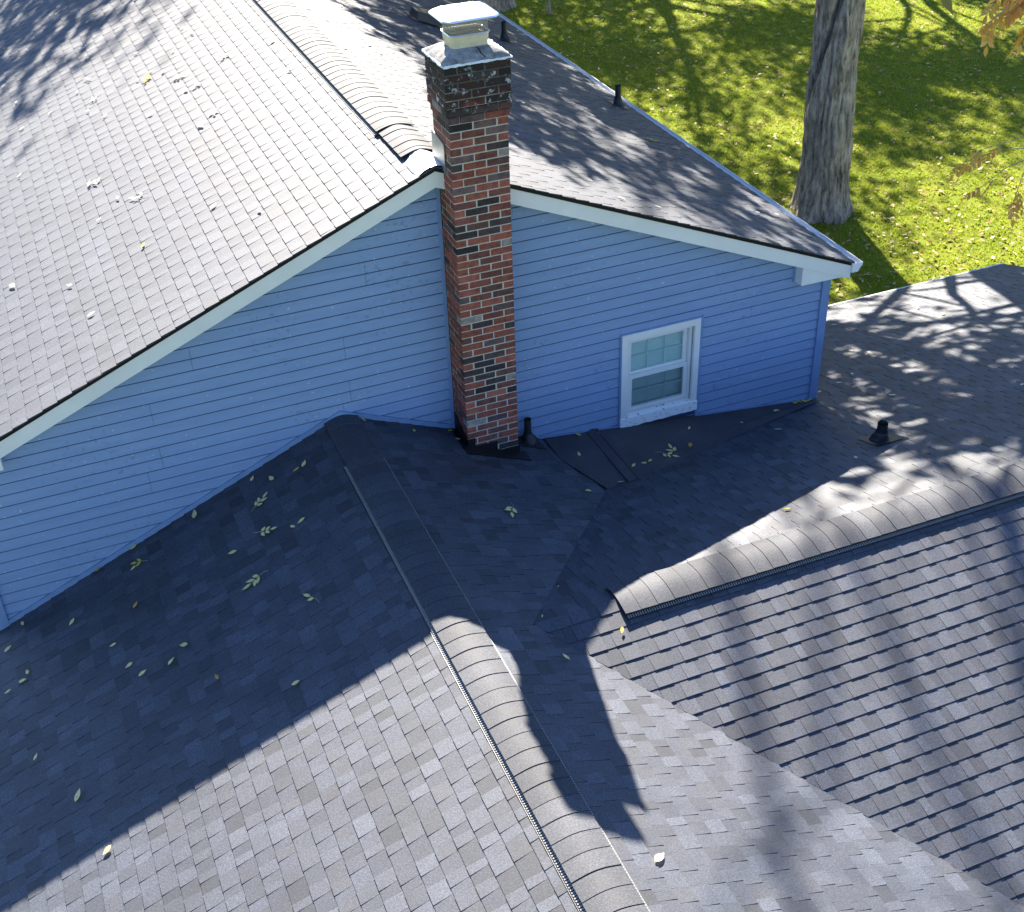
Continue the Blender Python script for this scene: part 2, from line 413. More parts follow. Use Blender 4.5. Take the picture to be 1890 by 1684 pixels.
# ------------------------------------------------------------------ gable wall with boards
SID = .115; ZS0 = -1.4285
WXL, WXR = -4.50, 4.215
def rake_z(x, off=.0): return ZA - S * abs(x - XA) - off
_w = [(WXL, GZ), (1.87, GZ), (1.87, rake_z(1.87, .06)), (XA, rake_z(XA, .06)), (WXL, rake_z(WXL, .06)), (2.62, GZ), (WXR, GZ), (WXR, rake_z(WXR, .06)), (2.62, rake_z(2.62, .06)), (1.87, -3.42), (2.62, -3.42), (2.62, -2.51), (1.87, -2.51)]
wall = part('gable_wall', [(x, .004, z_) for x, z_ in _w], [(0, 1, 2, 3, 4), (5, 6, 7, 8), (1, 5, 10, 9), (12, 11, 8, 2)], 'lap_shade_backing', house)
wall['label'] = 'gable wall of blue horizontal siding boards'
WX0, WX1, WZ0, WZ1 = 1.785, 2.705, -3.56, -2.435       # window opening incl. trim
def board(x0, x1, z0, z1):
    poly = [(x0, z0), (x1, z0), (x1, z1), (x0, z1)]
    for h in ((S, 1, rake_z(XA, .12) + S * XA), (-S, 1, rake_z(XA, .12) - S * XA)):
        poly = clip(poly, h)
        if len(poly) < 3: return
    if max(q[0] for q in poly) - min(q[0] for q in poly) < .02 or max(q[1] for q in poly) - min(q[1] for q in poly) < .004: return
    nn = len(poly)
    V = [(x, -.003 - .012 * (1 - (z - z0) / SID), z) for x, z in poly] + [(x, .003, z) for x, z in poly]
    F = [tuple(range(nn))] + [(i, nn + i, nn + (i + 1) % nn, (i + 1) % nn) for i in range(nn)]
    sub('siding_board', V, F, 'siding', wall)
z = ZS0 + SID * 10; rseam = random.Random(4); xs_ = xs2 = -1
while z > -4.35:
    bl = z + .003
    if int(round((ZS0 - z) / SID)) % 2 == 0: xs_ = rseam.uniform(-3.4, -.5); xs2 = xs_ + rseam.choice([-1.7, 1.5, 9])
    cuts = sorted(q for q in (xs_, xs2) if WXL + .2 < q < -.15)
    for xa, xb in zip([WXL + .08] + [q + .0015 for q in cuts], [q - .0015 for q in cuts] + [-.03]): board(xa, xb, z, z + SID - .015)
    if z + SID < -3.9: z -= SID; continue
    if z + SID > WZ0 + .02 and z < WZ1 - .02:
        board(.53, WX0, z, z + SID - .015)
        board(WX1, WXR - .085, z, z + SID - .015)
        if z < WZ1 < z + SID: board(WX0 + .0005, WX1 - .0005, WZ1, z + SID - .015)
    else: board(.53, WXR - .085, z, z + SID - .015)
    z -= SID
# corner posts, channels
mb = MB(); mb.box((WXR - .085, -.0345, GZ), (WXR + .012, .06, rake_z(WXR, .1))); sub('corner_post', mb.V, mb.F, 'siding_trim', wall)
mb = MB(); mb.box((WXL - .012, -.0345, GZ), (WXL + .08, .06, rake_z(WXL, .1))); sub('corner_post', mb.V, mb.F, 'siding_trim', wall)
mb = MB(); mb.box((-.034, -.026, -3.1), (-.004, .002, -.3)); sub('trim_channel', mb.V, mb.F, 'siding_trim', wall)
mb = MB(); mb.box((.524, -.026, -3.5), (.54, .002, -.5)); sub('trim_channel', mb.V, mb.F, 'siding_trim', wall)
def strip_line(name, pts, wd, th, mat, parent, y=-.03):
    mb = MB()
    for (x0, z0), (x1, z1) in zip(pts, pts[1:]):
        mb.prism([(x0, y, z0), (x1, y, z1), (x1, y, z1 + wd), (x0, y, z0 + wd)], (0, th, 0))
    return sub(name, mb.V, mb.F, mat, parent)
def bz(x): return ZB - S * abs(x - XB)
strip_line('base_trim', [(WXL - .1, bz(WXL - .1)), (XB, bz(XB))], .055, .028, 'siding_trim', wall)
strip_line('base_trim', [(XB, bz(XB)), (0, bz(0))], .055, .028, 'siding_trim', wall)
def ckz(x): return -3.541 - .1262 * (x - 1.816)
strip_line('base_trim', [(.53, bz(.53) + .004), (.93, ckz(.93)), (WX0, ckz(WX0))], .022, .028, 'siding_trim', wall)
strip_line('base_trim', [(WX1, ckz(WX1)), (WXR - .085, ckz(WXR - .085))], .022, .028, 'siding_trim', wall)

# closed body of the house below the roofs
mb = MB()
mb.add([(WXR, .06, GZ), (WXR, 13.9, GZ), (WXR, 13.9, rake_z(WXR, .1)), (WXR, .06, rake_z(WXR, .1))], [(0, 1, 2, 3)])
mb.add([(WXL, .06, GZ), (WXL, 13.9, GZ), (WXL, 13.9, rake_z(WXL, .1)), (WXL, .06, rake_z(WXL, .1))], [(0, 1, 2, 3)])
mb.add([(WXL, 13.9, GZ), (WXR, 13.9, GZ), (WXR, 13.9, rake_z(WXR, .1)), (XA, 13.9, rake_z(XA, .1)), (WXL, 13.9, rake_z(WXL, .1))], [(0, 1, 2, 3, 4)])
part('outer_wall', mb.V, mb.F, 'house_side', house)
mb = MB()
yy = YE - .35; zz = ZC - SC * (yy - YC) - .03
mb.add([(4.22, yy, GZ), (XC1 - .3, yy, GZ), (XC1 - .3, yy, zz), (4.22, yy, zz)], [(0, 1, 2, 3)])
mb.add([(XC1 - .3, yy, GZ), (XC1 - .3, -8.4, GZ), (XC1 - .3, -8.4, -4.6), (XC1 - .3, YC, ZC - .03), (XC1 - .3, yy, zz)], [(0, 1, 2, 3, 4)])
mb.add([(-6.1, -8.9, GZ), (XC1 - .3, -8.4, GZ), (XC1 - .3, -8.4, -4.8), (-6.1, -8.9, -4.8)], [(0, 1, 2, 3)])
mb.add([(-6.1, -8.9, GZ), (-6.1, 0, GZ), (-6.1, 0, -4.75), (-6.1, -8.9, -4.75)], [(0, 1, 2, 3)])
part('outer_wall', mb.V, mb.F, 'house_side', house)

# rake boards with soffit, drip edge
BH = .15
def rake(side):
    xe = XA + side * (RUN_A - .02); ze = rake_z(xe)
    t = .045
    mb = MB(); mb.prism([(XA, YR, ZA - t), (xe, YR, ze - t), (xe, YR, ze - t - BH), (XA, YR, ZA - t - BH)], (0, -YR - .004 + .0, 0))
    part('rake_board', mb.V, mb.F, 'white_trim', house)
    mb = MB(); mb.prism([(XA, YR - .012, ZA - .006), (xe, YR - .012, ze - .006), (xe, YR - .012, ze - t), (XA, YR - .012, ZA - t)], (0, .1, 0))
    part('drip_edge', mb.V, mb.F, 'drip_edge', house)
rake(-1); rake(1)
def eave_return(x0, x1, zb):
    zt0, zt1 = rake_z(x0, .11), rake_z(x1, .11)
    mb = MB(); mb.prism([(x0, YR + .012, zb), (x1, YR + .012, zb - .01), (x1, YR + .012, max(zt1, zb + .01)), (x0, YR + .012, zt0)], (0, -YR - .02, 0))
    part('eave_return', mb.V, mb.F, 'white_trim', house)
    mb = MB(); s = -1 if x0 < x1 else 1
    mb.box((min(x0, x0 + s * .025), -.02, zb), (max(x0, x0 + s * .025), .0, zt0)); part('trim_channel', mb.V, mb.F, 'siding_trim', house)
eave_return(3.785, 4.36, -2.283); eave_return(-4.06, -4.52, -2.25)
# gutters (main right eave)
def gutter(x, y0, y1, ztop, side):
    prof = [(0, 0), (0, -.10), (.075, -.10), (.10, -.055), (.125, -.03), (.125, 0), (.118, 0), (.118, -.028), (.094, -.05), (.07, -.093), (.006, -.093), (.006, 0)]
    P = [(x + side * a, y0, ztop + b_) for a, b_ in prof]
    mb = MB(); mb.prism(P, (0, y1 - y0, 0))
    g = part('gutter', mb.V, mb.F, 'gutter_white', house)
    mb = MB(); mb.prism([(x + side * a, y0 - .004, ztop + b_) for a, b_ in prof[:6]], (0, .004, 0)); sub('end_cap', mb.V, mb.F, 'gutter_white', g)
gutter(XA + RUN_A - .03, YR - .03, 14, rake_z(XA + RUN_A, .005), 1)
# white eave edge of the far wing slope and its gable end
ze = ZC - SC * (YE - YC)
mb = MB(); mb.box((4.22, YE + .002, ze - .10), (XC1, YE + .03, ze + .006)); part('eave_board', mb.V, mb.F, 'gutter_white', house)
mb = MB()
mb.prism([(XC1 + .002, YC, ZC - .01), (XC1 + .002, YE, ze - .01), (XC1 + .002, YE, ze - .15), (XC1 + .002, YC, ZC - .15)], (.02, 0, 0))
zf = ZC - SC * (YC + 8.8)
mb.prism([(XC1 + .002, YC, ZC - .01), (XC1 + .002, -8.8, zf - .01), (XC1 + .002, -8.8, zf - .15), (XC1 + .002, YC, ZC - .15)], (.02, 0, 0))
part('rake_board', mb.V, mb.F, 'white_trim', house)

# ------------------------------------------------------------------ ridge vents and caps
def ridge_run(label, P, along, lat, length, hw, pitch, lift, vent, seed, step=.15, reverse=False):
    """P start on the ridge, along = unit vector of travel (caps butt towards the travel end), lat = unit lateral"""
    rnd = random.Random(seed); P = Vector(P); A = Vector(along); Lt = Vector(lat); Z = Vector((0, 0, 1))
    nn = 13
    def cross(t, add):
        out = []
        for i in range(nn):
            s_ = -1 + 2 * i / (nn - 1); ll = s_ * hw
            r = .12 if vent else .07
            h = -pitch * math.sqrt(ll * ll + r * r) + pitch * r * .75 + lift + add
            out.append(P + A * t + Lt * ll + Z * h)
        return out
    root = None
    if vent:
        mb = MB()
        for sg in (-1, 1):
            l0, l1 = hw - .06, hw - .008
            for t0, t1 in ((0, length),):
                q = [P + A * t0 + Lt * sg * ll + Z * (-pitch * abs(ll) + hh) for ll, hh in ((l0, -.004), (l1, -.004), (l1, lift - .006), (l0, lift - .006))]
                mb.prism(q, A * (t1 - t0))
        # end plug
        root = part('ridge_vent', mb.V, mb.F, 'vent_plastic', house); root['label'] = label
        lv = MB(); lb = MB(); t = .01
        for sg in (-1, 1):
            t = .01
            while t < length - .02:
                c0 = P + A * t + Lt * sg * (hw - .009) + Z * (-pitch * (hw - .009) + .016)
                q = [c0, c0 + A * .010, c0 + A * .010 + Z * .005, c0 + Z * .005]
                lv.prism(q, Lt * sg * .028 - Z * .009); t += .021
            c0 = P + Lt * sg * (hw + .026) + Z * (-pitch * (hw + .026) + .004)
            lb.prism([c0, c0 + Z * .010, c0 + Z * .010 - Lt * sg * .008, c0 - Lt * sg * .008], A * length)
            c0 = P + Lt * sg * (hw + .026) + Z * (-pitch * (hw + .026) + .0005)
            lb.prism([c0, c0 + Z * .003, c0 + Z * .003 - Lt * sg * .05, c0 - Lt * sg * .05], A * length)
        tag(sub('louver_strip', lv.V, lv.F, 'louver', root), kind='stuff'); sub('vent_flange', lb.V, lb.F, 'vent_plastic', root)
    else:
        mb = MB(); q0 = cross(0, -.012); q1 = cross(length, -.012)
        mb.add(q0 + q1, [(i, i + 1, nn + i + 1, nn + i) for i in range(nn - 1)])
        root = part('ridge_cap', mb.V, mb.F, 'underlay', house); root['label'] = label
    t = 0
    while t < length - .01:
        t1 = min(t + step + .004, length); j = rnd.uniform(-.002, .002)
        a = cross(max(t - .03, 0), 0.000); b_ = cross(t1, .0055 + j); b0 = cross(t1, .0)
        V = a + b_ + [v - Z * .008 for v in b_] + [v - Z * .006 for v in a]; o4 = 4 * nn; V = V + V
        F2 = [(nn + i, nn + i + 1, 2 * nn + i + 1, 2 * nn + i) for i in range(nn - 1)]
        F2 += [(0, nn, 2 * nn, 3 * nn), (nn - 1, 4 * nn - 1, 3 * nn - 1, 2 * nn - 1)] + [(3 * nn + i, 2 * nn + i, 2 * nn + i + 1, 3 * nn + i + 1) for i in range(nn - 1)]
        F = [(i, i + 1, nn + i + 1, nn + i) for i in range(nn - 1)] + [tuple(k_ + o4 for k_ in f_) for f_ in F2]
        tn = rnd.choice([.78, .88, .95, 1.0, 1.08, .85]); tn = (tn * 1.02, tn, tn * .98)
        me = mesh('cap_shingle', V, F, 'cap', tn)
        me.polygons.foreach_set('use_smooth', [k_ < nn - 1 for k_ in range(len(F))])
        link('cap_shingle', me, root)
        t += step
    return root
ridge_run('vented ridge cap of the main roof', (XA, 14, ZA), (0, -1, 0), (1, 0, 0), 14 - .9, .185, S, .028, True, 21, .15)
ridge_run('low cap shingles at the end of the main ridge', (XA, .92, ZA), (0, -1, 0), (1, 0, 0), .68, .17, S, .018, False, 22, .15)
ridge_run('vented ridge cap of the near wing', (XB, -.75, ZB), (0, -1, 0), (1, 0, 0), 7.9, .168, S, .028, True, 23, .15)
ridge_run('low cap shingles where the near wing meets the wall', (XB, 0, ZB), (0, -1, 0), (1, 0, 0), .78, .165, S, .02, False, 24, .2)
ridge_run('vented ridge cap of the right-hand wing', (XC1, YC, ZC), (-1, 0, 0), (0, 1, 0), XC1 - .21, .18, SC, .028, True, 25, .15)

# white metal patch over the end of the main ridge
mb = MB(); rows = []
for i in range(7):
    t = -1 + 2 * i / 6; x = XA + t * .17
    rows.append((x, ZA - S * math.sqrt((x - XA) ** 2 + .004) + .022 * (1 - t * t) ** .5 + .018))
V = []
for yq, sc_ in ((.33, .25), (.26, .75), (.12, 1.0), (-.06, 1.0), (YR - .02, .92)):
    V += [(XA + (x - XA) * sc_, yq, zq - (1 - sc_) * .03) for x, zq in rows]
F = [(r * 7 + i, r * 7 + i + 1, (r + 1) * 7 + i + 1, (r + 1) * 7 + i) for r in range(4) for i in range(6)]
part('ridge_end_patch', V, F, 'silver_patch', house, smooth=True)['label'] = 'bright white metal patch on the end of the main ridge'

# ------------------------------------------------------------------ chimney
HC = .069; CW, CD, CY = .522, .4176, -.3683
chim = None
core = MB()
core.box((.004, CY + .004, -3.6), (CW - .004, CY + CD - .004, 3 * HC + .002))
core.box((-.023, CY - .023, 4 * HC), (CW + .023, CY + CD + .023, 9 * HC + .004)); core.box((-.007, CY - .007, 3 * HC + .003), (CW + .007, CY + CD + .007, 4 * HC + .002))
chim = part('chimney', core.V, core.F, 'mortar', house); chim['label'] = 'tall red and charcoal brick chimney against the gable wall'
PAL = [((.27, .078, .052), 9), ((.23, .068, .048), 10), ((.18, .064, .048), 8), ((.31, .095, .06), 3), ((.13, .06, .048), 6), ((.06, .042, .04), 5), ((.038, .03, .031), 3.5), ((.26, .22, .19), 1.8), ((.12, .075, .07), 3)]
rb = random.Random(5)
far = MB(); bevel = .004
def brick_mesh_box(a, b_):
    mb = MB(); (x0, y0, z0), (x1, y1, z1) = a, b_; e = bevel
    # chamfered on the vertical edges and slightly on top
    pl = [(x0 + e, y0), (x1 - e, y0), (x1, y0 + e), (x1, y1 - e), (x1 - e, y1), (x0 + e, y1), (x0, y1 - e), (x0, y0 + e)]
    n_ = 8
    V = [(x, y, z0) for x, y in pl] + [(x, y, z1) for x, y in pl]
    F = [tuple(range(n_))[::-1], tuple(range(n_, 2 * n_))] + [(i, (i + 1) % n_, n_ + (i + 1) % n_, n_ + i) for i in range(n_)]
    return V, F
for i in range(-9, 48):
    z1 = -HC * i - .006; z0 = -HC * (i + 1) + .006
    cor = 0 if i >= -2 else (.012 if i == -3 else .028)
    ux = (CW + 2 * cor + .01) / 5; uy = (CD + 2 * cor + .01) / 4
    if i % 2 == 1: rows_ = [(0, 1, 0, 2), (1, 3, 0, 1), (3, 5, 0, 1), (0, 1, 2, 4), (1, 3, 3, 4), (3, 5, 3, 4), (4, 5, 1, 3)]
    else: rows_ = [(0, 2, 0, 1), (2, 4, 0, 1), (4, 5, 0, 2), (0, 1, 1, 3), (0, 2, 3, 4), (2, 4, 3, 4), (4, 5, 2, 4)]
    for (a0, a1, b0, b1) in rows_:
        j = rb.uniform(-.002, .002)
        A = (-cor + a0 * ux + j, CY - cor + b0 * uy + j, z0); B = (-cor + a1 * ux - .012 + j, CY - cor + b1 * uy - .012 + j, z1)
        V, F = brick_mesh_box(A, B)
        if b0 == 0 or a0 == 0:
            o = sub('brick', V, F, 'brick', chim)
            c = rb.choices([p[0] for p in PAL], [p[1] for p in PAL])[0]; k = rb.uniform(.8, 1.25)
            o.color = (c[0] * k, c[1] * k, c[2] * k, 1)
        else: far.add(V, F)
tag(sub('bricks', far.V, far.F, 'brick_far', chim), kind='stuff')
# sloped mortar crown
zt = 9 * HC
x0, x1, y0, y1 = -.032, CW + .032, CY - .032, CY + CD + .032
cx, cy = .255, -.16
rc = random.Random(3)
rings = []
def ring(xa, xb, ya, yb, z, jit, nseg=14):
    pts = []
    for i in range(nseg): pts.append((xa + (xb - xa) * i / nseg, ya))
    for i in range(nseg): pts.append((xb, ya + (yb - ya) * i / nseg))
    for i in range(nseg): pts.append((xb - (xb - xa) * i / nseg, yb))
    for i in range(nseg): pts.append((xa, yb - (yb - ya) * i / nseg))
    return [(x + rc.uniform(-jit, jit), y + rc.uniform(-jit, jit), z + rc.uniform(-jit, jit)) for x, y in pts]
rr = [ring(x0, x1, y0, y1, zt + .006, .005), ring(x0 + .004, x1 - .004, y0 + .004, y1 - .004, zt + .026, .003), ring(x0 + .07, x1 - .07, y0 + .06, y1 - .06, zt + .062, .004), ring(cx - .185, cx + .185, cy - .125, cy + .125, zt + .092, .003), ring(cx - .14, cx + .14, cy - .09, cy + .09, zt + .096, .001)]
V = sum(rr, []); k = len(rr[0])
F = [(r * k + i, r * k + (i + 1) % k, (r + 1) * k + (i + 1) % k, (r + 1) * k + i) for r in range(4) for i in range(k)]
sub('crown', V, F, 'crown_mortar', chim, smooth=True)['label'] = 'cracked sloping mortar crown'
lip = MB()
pr = ring(x0 - .003, x1 + .003, y0 - .003, y1 + .003, zt + .008, .003, 18)
lip.tube(pr + [pr[0]], [rc.uniform(.006, .015) for _ in range(len(pr) + 1)], 6, False)
sub('crown_lip', lip.V, lip.F, 'crown_lip', chim)
# crack
ck = MB(); ck.tube([(.30, -.285, zt + .094), (.315, -.32, zt + .078), (.308, -.345, zt + .064), (.33, -.375, zt + .04), (.335, -.392, zt + .03)], [.003, .004, .005, .004, .003], 5)
sub('crack', ck.V, ck.F, 'black_metal', chim)
# flue
def rrect(hx, hy, r, z, n_=5):
    pts = []
    for sx, sy, a0 in ((1, 1, 0), (-1, 1, 90), (-1, -1, 180), (1, -1, 270)):
        for i in range(n_ + 1):
            t = R(a0 + 90 * i / n_); pts.append((cx + sx * (hx - r) + r * math.cos(t), cy + sy * (hy - r) + r * math.sin(t), z))
    return pts
def shell(levels, mat, name, parent, closed=False):
    rs = [rrect(*a) for a in levels]; k = len(rs[0]); V = sum(rs, [])
    F = [(r * k + i, r * k + (i + 1) % k, (r + 1) * k + (i + 1) % k, (r + 1) * k + i) for r in range(len(rs) - 1) for i in range(k)]
    if closed: F.append(tuple((len(rs) - 1) * k + i for i in range(k)))
    return sub(name, V, F, mat, parent)
zb = zt + .07
shell([(.158, .108, .035, zb), (.158, .108, .035, zb + .10), (.14, .09, .03, zb + .10), (.14, .09, .03, zb)], 'flue_clay', 'flue', chim)
cap = part('chimney_cap', *(lambda r0, r1, r2, r3, k: (r0 + r1 + r2 + r3, [(r * k + i, r * k + (i + 1) % k, (r + 1) * k + (i + 1) % k, (r + 1) * k + i) for r in range(3) for i in range(k)]))(rrect(.164, .114, .037, zb + .06), rrect(.168, .118, .037, zb + .125), rrect(.158, .108, .035, zb + .125), rrect(.158, .108, .035, zb + .09), 24), 'flue_clay', house)
cap['label'] = 'metal chimney cap with wire mesh under a flat lid'
ms = MB()
zc0, zc1 = zb + .12, .948
hx, hy = .155, .105
for face in range(4):
    L_ = 2 * (hx if face % 2 == 0 else hy); nb = int(L_ / .026)
    def pt(s_, z_):
        if face == 0: return (cx - hx + s_, cy - hy, z_)
        if face == 1: return (cx + hx, cy - hy + s_, z_)
        if face == 2: return (cx + hx - s_, cy + hy, z_)
        return (cx - hx, cy + hy - s_, z_)
    hh = zc1 - zc0
    for i in range(-6, nb + 6):
        for sg in (1, -1):
            s0 = i * .026; s1 = s0 + sg * hh * .6
            a0, a1 = 0, 1
            # clip to face
            lo, hi = 0, 1
            if abs(s1 - s0) > 1e-9:
                ta, tb = (0 - s0) / (s1 - s0), (L_ - s0) / (s1 - s0); ta, tb = min(ta, tb), max(ta, tb); lo, hi = max(0, ta), min(1, tb)
            if hi - lo < .03: continue
            ms.tube([pt(s0 + (s1 - s0) * lo, zc0 + hh * lo), pt(s0 + (s1 - s0) * hi, zc0 + hh * hi)], [.0026, .0026], 4, False)
sub('wire_mesh', ms.V, ms.F, 'mesh_wire', cap)
rimm = MB(); q = rrect(.172, .122, .037, zb + .128); rimm.tube(q + [q[0]], [.006] * (len(q) + 1), 6, False); sub('rim', rimm.V, rimm.F, 'galvanized', cap)
lidm = MB()
def rect8(hx_, hy_, c_, z_): return [(cx - hx_ + c_, cy + .02 - hy_, z_), (cx + hx_ - c_, cy + .02 - hy_, z_), (cx + hx_, cy + .02 - hy_ + c_, z_), (cx + hx_, cy + .02 + hy_ - c_, z_), (cx + hx_ - c_, cy + .02 + hy_, z_), (cx - hx_ + c_, cy + .02 + hy_, z_), (cx - hx_, cy + .02 + hy_ - c_, z_), (cx - hx_, cy + .02 - hy_ + c_, z_)]
LV = rect8(.245, .21, .05, .945) + rect8(.24, .205, .05, .958) + rect8(.185, .15, .04, .985)
lidm.add(LV, [(i, (i + 1) % 8, 8 + (i + 1) % 8, 8 + i) for i in range(8)] + [(8 + i, 8 + (i + 1) % 8, 16 + (i + 1) % 8, 16 + i) for i in range(8)] + [tuple(range(16, 24)), tuple(range(8))[::-1]])
sub('lid', lidm.V, lidm.F, 'galvanized', cap)
# black step flashing at the foot of the chimney
fm = MB(); yf = CY - .006; zB = lambda x: ZB - S * (x - XB)
poly = [(-.008, -2.965), (.075, -2.965), (.075, -3.06), (.30, -3.06), (.30, -3.175), (.53, -3.175)]
fm.prism([(-.008, yf, zB(0) - .05)] + [(.53, yf, zB(.53) - .05)] + [(x, yf, z_) for x, z_ in poly[::-1]], (0, .008, 0))
fm.prism([(-.008, yf, -2.965), (-.008, 0, -2.83), (-.008, 0, zB(0) - .03), (-.008, yf, zB(0) - .03)], (.006, 0, 0))
fm.prism([(-.05, yf - .14, zB(-.05) + .014), (.60, yf - .14, zB(.60) + .014), (.60, yf + .02, zB(.60) + .016), (-.05, yf + .02, zB(-.05) + .016)], (0, 0, .004))
fm.prism([(-.06, yf - .14, zB(-.06) + .013), (-.004, yf - .14, zB(-.004) + .013), (-.004, -.04, zB(-.004) + .013), (-.06, -.04, zB(-.06) + .013)], (0, 0, .005))
part('base_flashing', fm.V, fm.F, 'black_metal', house)['label'] = 'black stepped flashing round the chimney foot'
fm = MB()
fm.prism([(-.012, CY + .14, ZA + .20), (-.012, CY + CD + .02, ZA + .24), (-.012, CY + CD + .03, ZA - .02), (-.012, CY + .14, ZA - .05)], (.008, 0, 0))
part('side_flashing', fm.V, fm.F, 'grey_flashing', house)

# ------------------------------------------------------------------ window
win = part('window', *(lambda mb: (mb.V, mb.F))((lambda mb: (mb.box((1.80, -.035, -3.435), (1.865, .05, -2.447)), mb.box((2.625, -.035, -3.435), (2.69, .05, -2.447)), mb.box((1.8652, -.034, -2.52), (2.6248, .05, -2.4475)), mb)[-1])(MB())), 'white_trim', house)
win['label'] = 'white double-hung window above the dark membrane'
def wbox(name, a, b_, mat='white_trim'):
    mb = MB(); mb.box(a, b_); return sub(name, mb.V, mb.F, mat, win)
# sill, apron
mb = MB(); nS = 18; V = []
rs = random.Random(9)
for i in range(nS + 1):
    x = 1.793 + (2.697 - 1.793) * i / nS; zl = -3.545 - .0 + rs.uniform(-.006, .006)
    V += [(x, -.045, -3.436), (x, -.045, zl), (x, .04, zl), (x, .04, -3.41)]
F = [(i * 4 + j, (i + 1) * 4 + j, (i + 1) * 4 + (j + 1) % 4, i * 4 + (j + 1) % 4) for i in range(nS) for j in range(4)] + [(3, 2, 1, 0), (nS * 4, nS * 4 + 1, nS * 4 + 2, nS * 4 + 3)]
sub('sill', V, F, 'old_white_paint', win)['label'] = 'peeling white window sill'
wbox('frame', (1.866, .012, -3.409), (1.90, .10, -2.521)); wbox('frame', (2.59, .012, -3.409), (2.624, .10, -2.521)); wbox('frame', (1.9002, .012, -2.555), (2.5898, .10, -2.5212)); wbox('frame', (1.9002, .012, -3.409), (2.5898, .10, -3.40))
def sash(x0, x1, z0, z1, y, st, nm, screen):
    wbox('sash', (x0, y, z0), (x0 + st, y + .03, z1)); wbox('sash', (x1 - st, y, z0), (x1, y + .03, z1))
    wbox('sash', (x0 + st, y + .0005, z1 - st), (x1 - st, y + .03, z1 - .0003)); wbox('sash', (x0 + st, y + .0005, z0 + .0003), (x1 - st, y + .03, z0 + st))
    gx0, gx1, gz0, gz1 = x0 + st, x1 - st, z0 + st, z1 - st
    for i in (1, 2):
        x = gx0 + (gx1 - gx0) * i / 3; wbox('muntin', (x - .008, y + .017, gz0), (x + .008, y + .024, gz1))
    zm = (gz0 + gz1) / 2; wbox('muntin', (gx0, y + .0175, zm - .008), (gx1, y + .0235, zm + .008))
    for i in range(3):
        for j in range(2):
            a = gx0 + (gx1 - gx0) * i / 3; b_ = gx0 + (gx1 - gx0) * (i + 1) / 3; c_ = gz0 + (gz1 - gz0) * j / 2; d_ = gz0 + (gz1 - gz0) * (j + 1) / 2
            wbox('pane', (a + .0003, y + .012, c_ + .0003), (b_ - .0003, y + .015, d_ - .0003), 'glass')
    if screen: wbox('insect_screen', (gx0, y - .006, gz0), (gx1, y - .004, gz1), 'screen')
sash(1.902, 2.588, -2.99, -2.557, .052, .045, 0, False)
sash(1.902, 2.588, -3.395, -2.965, .018, .045, 0, True)
# blind inside
mb = MB()
zq = -2.57
while zq > -3.39:
    mb.prism([(1.905, .090, zq), (2.585, .090, zq), (2.585, .098, zq - .018), (1.905, .098, zq - .018)], (0, .002, .0)); zq -= .0165
sub('blind', mb.V, mb.F, 'blind', win)
mb = MB(); mb.box((1.88, .13, -3.42), (2.61, .14, -2.5)); sub('curtain', mb.V, mb.F, 'blind', win)
# channels round the window
mb = MB(); mb.box((1.782, -.028, -3.57), (1.7995, .002, -2.432)); sub('trim_channel', mb.V, mb.F, 'siding_trim', win)
mb = MB(); mb.box((2.6905, -.028, -3.66), (2.722, .002, -2.432)); sub('trim_channel', mb.V, mb.F, 'siding_trim', win)
mb = MB(); mb.box((1.7998, -.027, -2.4465), (2.6902, .002, -2.4325)); sub('trim_channel', mb.V, mb.F, 'siding_trim', win)

# ------------------------------------------------------------------ membrane cricket between wall and valleys
def zCb(y): return ZC - SC * (y - YC)
VQ = Vector((1.50, -.83, -3.600))
P1 = [(.93, -.004, ckz(.93) + .012), (1.46, -.004, ckz(1.46) + .012), tuple(VQ + Vector((0, 0, .018))), (1.22, -.95, max(zB(1.22), zCb(-.95)) + .009), (.95, -.42, zB(.95) + .011)]
P2 = [(1.46, -.004, ckz(1.46) + .012), (WXR + .03, -.004, ckz(WXR) - .0 + .014), (4.26, -.10, zCb(-.10) + .02), tuple(VQ + Vector((.08, -.03, .02))), tuple(VQ + Vector((0, 0, .018)))]
def tri_sheet(pts, name, mat, parent):
    # fan subdivided with a little waviness
    c_ = sum((Vector(p) for p in pts), Vector()) / len(pts); V = [c_]; F = []
    for i in range(len(pts)):
        a, b_ = Vector(pts[i]), Vector(pts[(i + 1) % len(pts)]); nsub = 8; base = len(V)
        for r_ in range(1, nsub + 1):
            for s_ in range(r_ + 1):
                p_ = c_ + (a - c_) * (r_ / nsub) * (1 - s_ / r_) + (b_ - c_) * (r_ / nsub) * (s_ / r_)
                if r_ < nsub: p_.z += .006 * noise.noise(p_ * 3.1)
                V.append(p_)
        idx = lambda r_, s_: 0 if r_ == 0 else base + (r_ * (r_ + 1)) // 2 - 1 + s_
        for r_ in range(nsub):
            for s_ in range(r_ + 1):
                F.append((idx(r_, s_), idx(r_ + 1, s_), idx(r_ + 1, s_ + 1)))
                if s_ < r_: F.append((idx(r_, s_), idx(r_ + 1, s_ + 1), idx(r_, s_ + 1)))
    return sub(name, V, F, mat, parent, smooth=True)
crk = part('cricket', [(p[0], p[1], p[2] - .03) for p in P2], [tuple(range(5))], 'underlay', house); crk['label'] = 'smooth black membrane cricket under the window'
tri_sheet(P1, 'membrane_sheet', 'membrane', crk); tri_sheet(P2, 'membrane_sheet', 'membrane', crk)
mb = MB()
a = Vector(P1[1]); b_ = Vector(P1[2]); 
for off, wd, th in ((0, .10, .014), (-.085, .02, .020), (.07, .02, .020)):
    o_ = Vector((off, 0, .006 - abs(off) * .12)); beam(mb, a + o_, b_ + o_ + Vector((.02, -.05, .004)), wd, th)
